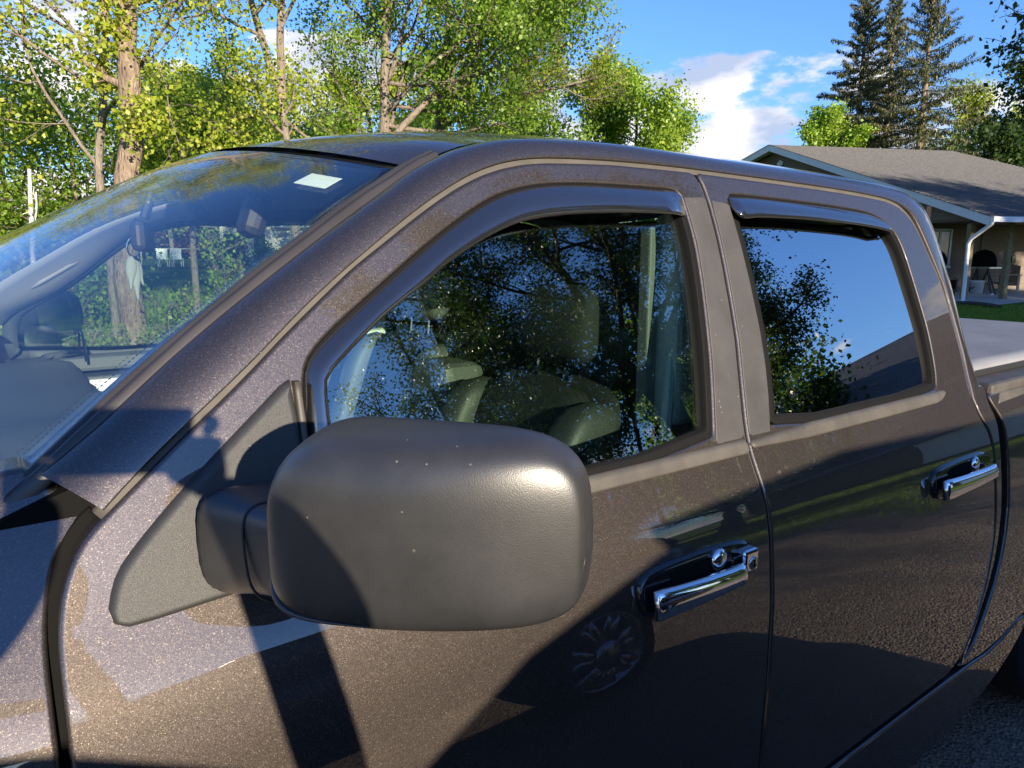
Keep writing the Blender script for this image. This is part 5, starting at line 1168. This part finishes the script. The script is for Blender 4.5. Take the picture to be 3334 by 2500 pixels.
# fire pit / smoker left of post
px_, py_ = .35, 2.1; fp_ = root('fire_pit', 'black mesh fire pit half hidden behind the porch post', 'fire pit', lp(px_, py_, .12)); fo = lp(px_, py_, .12)
MB().box((px_-.35, py_-.55, .28), (px_+.35, py_+.55, .34), HM).box((px_-.35, py_-.55, .62), (px_+.35, py_+.55, .66), HM).obj('frame', M['rubber'], fp_, fo, bevel=.01)
MB().box((px_-.33, py_-.52, .34), (px_+.33, py_+.52, .62), HM).obj('basin', M['dark'], fp_, fo)
for a in (-.5, .5):
    for b in (-.3, .3): MB().box((px_+b-.02, py_+a-.02, .12), (px_+b+.02, py_+a+.02, .70), HM).obj('leg', M['rubber'], fp_, fo)
MB().tube([HM @ Vector((px_, py_+.5*math.cos(t), .66+.16*math.sin(t))) for t in np.linspace(0, math.pi, 12)], .015, 6).obj('lid_rim', M['alloy'], fp_, fo, True)
tagm(MB().box((3.86, 2.93, 1.07), (4.0, 2.98, 1.30), HM).obj('outlet_box', M['houseglass'], bevel=.01), 'small dark outlet box on the siding right of the sunlit post', 'outlet box')
# black corrugated drain pipe on the soil
pp = [HM @ Vector((-.62-.0*t, .3-1.5*t, .03+.05*math.sin(t*3))) for t in np.linspace(0, 1, 40)]
tagm(MB().tube(pp, [.055+.008*(i % 2) for i in range(40)], 10).obj('drain_pipe', M['rubber']), 'black corrugated drain pipe lying on bare soil by the patio', 'pipe')
so = ground_mat('soil', (.06, .035, .02), (.12, .07, .04), (.05, .08, .015), 20, 4, .8, 30)
V = []; F = []
for i in range(26):
    t = i/25*2*math.pi; q = HM @ Vector((-.9+.55*math.sin(t)+.1*math.sin(5*t), -.8+2.0*math.cos(t), 0)); V.append((q.x, q.y, float(gz(q.x, q.y))+.02))
o = mesh('soil_patch', V, [tuple(range(26))], so, None, False); o['kind'] = 'structure'
# lawn blades, right
def blades(name, label, n, az0, az1, d0, d1, seed, k=1.0, h0=.03, h1=.09):
    rg = np.random.default_rng(seed); az = np.radians(rg.uniform(az0, az1, n)); d = d0+(d1-d0)*rg.random(n)**.75; X = CAM[0]+d*np.cos(az); Y = CAM[1]+d*np.sin(az); Z = gz(X, Y)
    h_ = rg.uniform(h0, h1, n)*k; a = rg.uniform(0, 6.28, n); w = (.004+.005*rg.random(n))*k*np.clip(d/10, .6, 3)
    P = np.stack([X, Y, Z], 1); t_ = np.stack([np.cos(a)*w, np.sin(a)*w, 0*a], 1); tip = P+np.stack([rg.normal(size=n)*.03, rg.normal(size=n)*.03, h_], 1)
    V = np.stack([P-t_, P+t_, tip], 1).reshape(-1, 3); o = fast_mesh(name, V, np.arange(3*n).reshape(-1, 3), LF['grass'], kind='stuff'); o['label'] = label; o['category'] = 'grass'
blades('lawn_grass', 'short mown grass between the truck bed and the brown house', 90000, 13, 31, 9, 22, 5, 1.1)
blades('lawn_grass', 'mown grass across the drive, mirrored in the rear door', 170000, -75, -12, 6.2, 17, 6, 1.25)
blades('lawn_grass', 'mown grass seen beyond the passenger window', 70000, 68, 92, 12, 40, 7, 2.2)
# ================================================================== WHITE HOUSE seen through the windshield
b2 = np.array(polar(71.8, 44)); wz = b2[2]; v2 = Vector((math.cos(R(160)), math.sin(R(160)), 0)); u2 = Vector((math.cos(R(70+18)), math.sin(R(88)), 0)); u2 = Vector((-v2.y, v2.x, 0)); u2 = u2 if u2.y > 0 else -u2
e2 = Vector((math.cos(R(8)), math.sin(R(8)), 0))
WM = Matrix(((v2.x, u2.x, 0, b2[0]), (v2.y, u2.y, 0, b2[1]), (0, 0, 1, wz), (0, 0, 0, 1))); WO = tuple(b2)
wh = root('white_house', 'small pale sided cottage seen through the windshield and passenger window', 'house', WO)
M['wsiding'] = simple('pale siding', (.62, .60, .54), .6, var=.05, vscale=2)
def wbox(a, b, nm, mt): return MB().box(a, b, WM).obj(nm, M[mt], wh, WO)
wbox((.02, .0, 0), (3.0, 5, 2.45), 'wall', 'cabin')
z = .3
while z < 2.4:
    wbox((.0, -.02, z), (3.02, .0, z+.145), 'siding_board', 'wsiding'); z += .15
wbox((-2.4, .4, 0), (.0, 5, 2.3), 'wall', 'wsiding'); wbox((-2.6, -.2, 2.3), (.2, 5, 2.42), 'roof_edge', 'white'); wbox((-.2, -.5, 2.45), (3.6, 5.2, 2.60), 'roof_edge', 'white')
for a in (.55, 2.15):
    f_ = wbox((a, -.06, 1.0), (a+.75, -.02, 2.0), 'window_frame', 'white'); wbox((a+.06, -.07, 1.06), (a+.69, -.061, 1.94), 'window_pane', 'houseglass')
wbox((-.4, -1.6, .0), (3.4, -1.4, .22), 'planter_wall', 'siding')
for i, (az, d, H, c_, ds_) in enumerate([(74.9, 40, 1.5, 'green', 'bush at the left wall of the white house'), (72.5, 41, 1.0, 'green', 'low bush under the white house window')]):
    small_tree('shrub', ds_, az, d, H, .9, 2500, .12, LF[c_], BK['grey'], 110+i, .05)
for i, (az, d) in enumerate([(78.6, 62), (77.2, 64), (80.6, 60)]):
    small_tree('copper_tree', ['copper leafed tree far beyond the lawn, left', 'copper leafed tree far beyond the lawn, right', 'dull copper tree furthest left behind the far chairs'][i], az, d, 4.5, 2.2, 3500, .22, LF['red'], BK['dark'], 120+i, .1)
def far_chair(az, d, lab):
    p = polar(az, d); r_ = root('garden_chair', lab, 'chair', p, 'pale chairs on the far lawn')
    x, y, z = p
    MB().box((x-.3, y-.3, z+.42), (x+.3, y+.3, z+.48)).obj('seat', M['white'], r_, p); MB().box((x-.3, y+.27, z+.48), (x+.3, y+.32, z+1.05)).obj('backrest', M['white'], r_, p)
    for a in (-.27, .24):
        for b in (-.27, .24): MB().box((x+a, y+b, z), (x+a+.04, y+b+.04, z+.42)).obj('leg', M['white'], r_, p)
far_chair(79.6, 46, 'left pale garden chair on the far lawn'); far_chair(78.7, 46.5, 'right pale garden chair on the far lawn')
fr2 = polar(77.6, 50); rf_ = root('rail_fence', 'thin metal rail fence beyond the far lawn', 'fence', fr2)
MB().box((fr2[0]-3, fr2[1]-.02, fr2[2]+.95), (fr2[0]+3, fr2[1]+.02, fr2[2]+1.0)).obj('rail', M['alloy'], rf_, fr2)
for k_ in range(7): MB().box((fr2[0]-3+k_-.02, fr2[1]-.02, fr2[2]), (fr2[0]-3+k_+.02, fr2[1]+.02, fr2[2]+.95)).obj('post', M['alloy'], rf_, fr2)
# ================================================================== BEHIND THE CAMERA (seen mirrored in the truck)
def npol(az, d): x, y = .9+d*math.sin(R(az)), -d*math.cos(R(az)); return (x, y, float(gz(x, y)))
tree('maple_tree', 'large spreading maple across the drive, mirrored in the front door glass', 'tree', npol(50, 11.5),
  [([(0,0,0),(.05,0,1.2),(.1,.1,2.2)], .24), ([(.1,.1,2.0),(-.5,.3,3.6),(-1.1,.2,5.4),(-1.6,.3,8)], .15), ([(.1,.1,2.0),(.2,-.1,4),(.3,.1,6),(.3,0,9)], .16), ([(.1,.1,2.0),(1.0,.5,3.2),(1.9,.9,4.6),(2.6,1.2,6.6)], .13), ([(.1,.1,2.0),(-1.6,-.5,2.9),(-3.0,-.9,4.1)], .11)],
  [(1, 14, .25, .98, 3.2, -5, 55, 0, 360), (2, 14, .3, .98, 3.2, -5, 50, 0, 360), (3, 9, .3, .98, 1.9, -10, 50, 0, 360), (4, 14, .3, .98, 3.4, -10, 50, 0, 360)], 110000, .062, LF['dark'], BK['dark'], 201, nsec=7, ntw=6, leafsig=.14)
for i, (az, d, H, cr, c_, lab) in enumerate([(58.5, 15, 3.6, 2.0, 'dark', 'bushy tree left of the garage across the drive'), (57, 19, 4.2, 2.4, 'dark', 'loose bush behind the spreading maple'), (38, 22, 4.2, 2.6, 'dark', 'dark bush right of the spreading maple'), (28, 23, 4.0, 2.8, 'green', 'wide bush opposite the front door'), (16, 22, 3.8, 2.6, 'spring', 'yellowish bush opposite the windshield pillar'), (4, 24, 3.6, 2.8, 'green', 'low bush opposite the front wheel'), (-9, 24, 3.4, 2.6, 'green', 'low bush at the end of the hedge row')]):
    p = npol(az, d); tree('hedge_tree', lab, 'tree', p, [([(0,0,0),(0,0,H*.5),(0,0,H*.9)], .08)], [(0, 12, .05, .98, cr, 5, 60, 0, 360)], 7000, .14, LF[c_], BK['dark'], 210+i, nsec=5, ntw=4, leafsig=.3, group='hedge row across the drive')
gc = npol(72, 16.5); GM = Matrix.Translation(gc) @ Matrix.Rotation(R(68), 4, 'Z'); gar = root('garage', 'brown garage with a dark shingle roof across the lawn, mirrored in the rear window', 'garage', gc)
def gobj(P, F, nm, mt): return mesh(nm, [tuple(GM @ Vector(p)) for p in P], F, M[mt], gar, False, gc)
MB().box((-5, -3, 0), (5, 3, 2.3), GM).obj('wall', M['siding'], gar, gc)
for s_ in (-1, 1):
    gobj([(-5.4, s_*3.5, 2.15), (5.4, s_*3.5, 2.15), (5.4, 0, 3.9), (-5.4, 0, 3.9), (-5.4, s_*3.5, 2.05), (5.4, s_*3.5, 2.05), (5.4, 0, 3.8), (-5.4, 0, 3.8)], [(0,1,2,3),(7,6,5,4),(0,4,5,1),(1,5,6,2),(2,6,7,3),(3,7,4,0)], 'roof', 'shingle')
gobj([(-5, -3, 2.3), (-5, 3, 2.3), (-5, 0, 3.78), (-4.9, -3, 2.3), (-4.9, 3, 2.3), (-4.9, 0, 3.78)], [(0,1,2),(5,4,3),(0,3,4,1),(1,4,5,2),(2,5,3,0)], 'gable', 'siding')
MB().box((-1.8, 3.0, 0), (1.8, 3.05, 2.0), GM).box((-1.8, -3.05, 0), (1.8, -3.0, 2.0), GM).obj('door', M['white'], gar, gc)
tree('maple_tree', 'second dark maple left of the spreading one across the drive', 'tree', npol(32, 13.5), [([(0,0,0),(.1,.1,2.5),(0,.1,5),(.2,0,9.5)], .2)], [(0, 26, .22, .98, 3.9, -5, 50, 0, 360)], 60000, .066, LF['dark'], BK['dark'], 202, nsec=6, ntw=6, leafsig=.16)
tree('shade_maple', 'tall maple beyond the spreading one, shading the brown house roof', 'tree', (20.5, -15.5, 0), [([(0,0,0),(0,.1,3),(.1,.1,6),(0,0,8.4)], .25)], [(0, 16, .35, .98, 3.6, -5, 45, 0, 360)], 16000, .20, LF['green'], BK['dark'], 240, nsec=6, ntw=4, leafsig=.3)
# parked car beside the truck (casts the shade over the doors)
CDX = -.42; CO = (.6, -2.42, 0); car = root('parked_car', 'dark small hatchback parked close beside the truck', 'car', CO)
cpaint = simple('dark blue grey car paint', (.03, .033, .04), .3, coat=.8)
cpr = [(-1.75,.35,.62,.74),(-1.70,.28,.78,.80),(-1.45,.25,.88,.86),(-.9,.25,.93,.88),(-.2,.25,.98,.89),(.6,.25,.97,.89),(1.6,.25,.98,.89),(2.4,.25,1.0,.87),(2.66,.28,.98,.82),(2.72,.36,.86,.74)]
secs = []
for x, z0, z1, w in [(x_+CDX+(.45 if x_ > 1.7 else 0), a_, b_*1.04, c__) for x_, a_, b_, c__ in cpr]:
    ring = []
    for j in range(32):
        th = 2*math.pi*j/32; c_, q = sup(math.cos(th), math.sin(th), .42); ring.append((x, CO[1]+c_*w*(1-.05*max(0, q)), (z0+z1)/2+q*(z1-z0)/2))
    secs.append(ring)
section_loft('body', secs, cpaint, car, CO, sub=0)
gh = [(-.05,.96,.97,.76),(.30,.96,1.18,.74),(.72,.96,1.42,.70),(1.0,.96,1.50,.68),(1.6,.96,1.53,.67),(2.2,.96,1.49,.66),(2.5,.96,1.38,.66),(2.66,.96,1.05,.66)]
secs = []
gh = [(x_+CDX+(.45 if x_ > 1.7 else 0), a_, b_*1.085, c__) for x_, a_, b_, c__ in gh]
for x, z0, z1, w in gh:
    ring = []
    for j in range(32):
        th = 2*math.pi*j/32; c_, q = sup(math.cos(th), math.sin(th), .35); ring.append((x, CO[1]+c_*w*(1-.14*max(0, q)*max(0, (z1-1)/.5)), (z0+z1)/2+q*(z1-z0)/2))
    secs.append(ring)
section_loft('glasshouse', secs, M['gloss'], car, CO)
rows = []
for x, z0, z1, w in gh[3:7]: rows.append([(x, CO[1]+w*.84*u, z1+.012-.03*abs(u)**3) for u in np.linspace(-1, 1, 13)])
loft('roof', rows, cpaint, car, CO, back=.02)
for s_ in (-1, 1):
    for x in (.9, 1.75): MB().tube([(x+CDX, CO[1]+s_*.765, .97), (x+.02+CDX, CO[1]+s_*.645, 1.50)], .03, 6).obj('pillar', cpaint, car, CO)
for x in (-.95, 2.40):
    for s_ in (-1, 1):
        wheel(x+CDX, CO[1]+s_*.80, s_*-1, car, CO, .31, .20, 7)
for w_ in [o for o in car.children if o.name.startswith('wheel')]: pass
# the photographer, right behind the camera, and the phone
skin = simple('skin', (.50, .32, .24), .5); cloth = simple('dark jacket', (.03, .035, .05), .85, bump=.3, bscale=300); jeans = simple('blue jeans', (.06, .09, .16), .85); hairm = simple('brown hair', (.06, .04, .025), .7)
ctr = Vector(CAM)-fw*.014-rt*.012-up*.006
PM = Matrix((rt, up, -fw)).transposed().to_4x4(); PM.translation = ctr
tagm(MB().box((-.078, -.037, -.004), (.078, .037, .004), PM).obj('phone', M['gloss'], bevel=.004), 'black phone held sideways at eye height', 'phone')
pe = root('person', 'person in dark jacket and jeans raising a phone with both hands', 'person', (-.44, -1.26, 0)); pO = (-.44, -1.26, 0)
def skin_fig(nm, J, E_, material, parent, org, root_i=0, lv=2):
    me = bpy.data.meshes.new(nm); me.from_pydata([tuple(np.array(p[:3])-np.array(org)) for p in J], E_, []); me.materials.append(material)
    o = bpy.data.objects.new(nm, me); link(o, parent); sk_ = o.modifiers.new('skin', 'SKIN'); sk_.use_smooth_shade = True
    for i, p in enumerate(J): me.skin_vertices[0].data[i].radius = (p[3], p[4] if len(p) > 4 else p[3])
    for v_ in me.skin_vertices[0].data: v_.use_root = False
    me.skin_vertices[0].data[root_i].use_root = True
    ss = o.modifiers.new('sub', 'SUBSURF'); ss.levels = lv; ss.render_levels = lv; return o
X0, Y0 = -.36, -1.27
hR = ctr+rt*.100-up*.02-fw*.01; hL = ctr-rt*.092-up*.03-fw*.01
J = [(X0,Y0,.98,.15,.12),(X0,Y0,1.20,.14,.11),(X0+.01,Y0+.01,1.40,.13,.10),(X0+.02,Y0+.02,1.50,.06,.06),(X0+.03,Y0+.04,1.56,.055,.055),
 (X0+.16,Y0-.03,1.42,.065),(X0+.50,Y0+.20,1.22,.045),(hR.x+.035,hR.y-.06,hR.z-.10,.040),(hR.x,hR.y-.02,hR.z-.02,.028),
 (X0-.15,Y0+.08,1.42,.065),(X0-.10,Y0+.26,1.27,.05),(hL.x-.03,hL.y-.08,hL.z-.10,.036),(hL.x,hL.y-.02,hL.z-.02,.028)]
skin_fig('upper_body', J, [(0,1),(1,2),(2,3),(3,4),(2,5),(5,6),(6,7),(7,8),(2,9),(9,10),(10,11),(11,12)], cloth, pe, pO)
J = [(X0,Y0,.98,.14,.11),(X0+.09,Y0,.88,.085),(X0+.10,Y0+.03,.50,.058),(X0+.11,Y0-.02,.10,.042),(X0+.15,Y0+.14,.04,.035),(X0-.09,Y0,.88,.085),(X0-.10,Y0+.03,.50,.058),(X0-.11,Y0-.02,.10,.042),(X0-.08,Y0+.14,.04,.035)]
skin_fig('trousers', J, [(0,1),(1,2),(2,3),(3,4),(0,5),(5,6),(6,7),(7,8)], jeans, pe, pO)
hd_ = Vector((X0+.05, Y0+.07, 1.66)); HMx = Matrix((rt, Vector((fw.x, fw.y, 0)).normalized(), Vector((0, 0, 1)))).transposed().to_4x4(); HMx.translation = hd_
def ell(c_, r_, nm, mt, n=20):
    mb = MB(); V = []; F = []
    for i in range(n+1):
        a = math.pi*i/n
        for j in range(n):
            t = 2*math.pi*j/n; V.append(HMx @ Vector((c_[0]+r_[0]*math.sin(a)*math.cos(t), c_[1]+r_[1]*math.sin(a)*math.sin(t), c_[2]+r_[2]*math.cos(a)*(1 if math.cos(a) > 0 else 1.0))))
    for i in range(n):
        for j in range(n): F.append((i*n+j, i*n+(j+1) % n, (i+1)*n+(j+1) % n, (i+1)*n+j))
    mb.add(V, F); return mb.obj(nm, mt, pe, pO, True)
ell((0, 0, .0), (.075, .095, .115), 'head', skin); ell((0, -.015, .03), (.082, .098, .10), 'hair', hairm); ell((0, .10, -.015), (.013, .02, .022), 'nose', skin, 10)
for s_ in (-1, 1): ell((s_*.078, 0, -.01), (.01, .02, .03), 'ear', skin, 10); ell((s_*.03, .085, .015), (.012, .01, .008), 'eye', M['dark'], 8)
ell((0, .088, -.055), (.024, .01, .007), 'mouth', simple('lips', (.35, .13, .12), .5), 8)
for hh, s_ in ((hR, 1), (hL, -1)):
    V_ = lambda a, b, c_: tuple(hh+rt*a+up*b+fw*c_)
    J = [(*V_(s_*.006, -.045, -.012), .022, .018), (*V_(s_*.004, -.005, -.016), .026, .016), (*V_(0, .02, -.014), .022, .013)]; E_ = [(0, 1), (1, 2)]
    skin_fig('palm', J, E_, skin, pe, pO)
    for k_, (dy, L_) in enumerate(((.030, .052), (.014, .058), (-.003, .054), (-.019, .043))):
        skin_fig('finger', [(*V_(s_*.004, dy, -.014), .0085), (*V_(s_*.010, dy+.002, .006), .0085), (*V_(-s_*.008, dy+.004, .014), .008), (*V_(-s_*L_*.55, dy+.004, .010 if False else .012), .0065)] if k_ > 0 else [(*V_(s_*.004, dy, -.014), .0085), (*V_(s_*.008, dy+.012, .004), .0085), (*V_(-s_*.006, dy+.016, .006), .008)], [(i, i+1) for i in range(3 if k_ > 0 else 2)], skin, pe, pO)
    skin_fig('thumb', [(*V_(s_*.0, -.03, -.02), .011), (*V_(-s_*.016, -.020, -.026), .010), (*V_(-s_*.034, -.012, -.020), .0085)], [(0, 1), (1, 2)], skin, pe, pO)
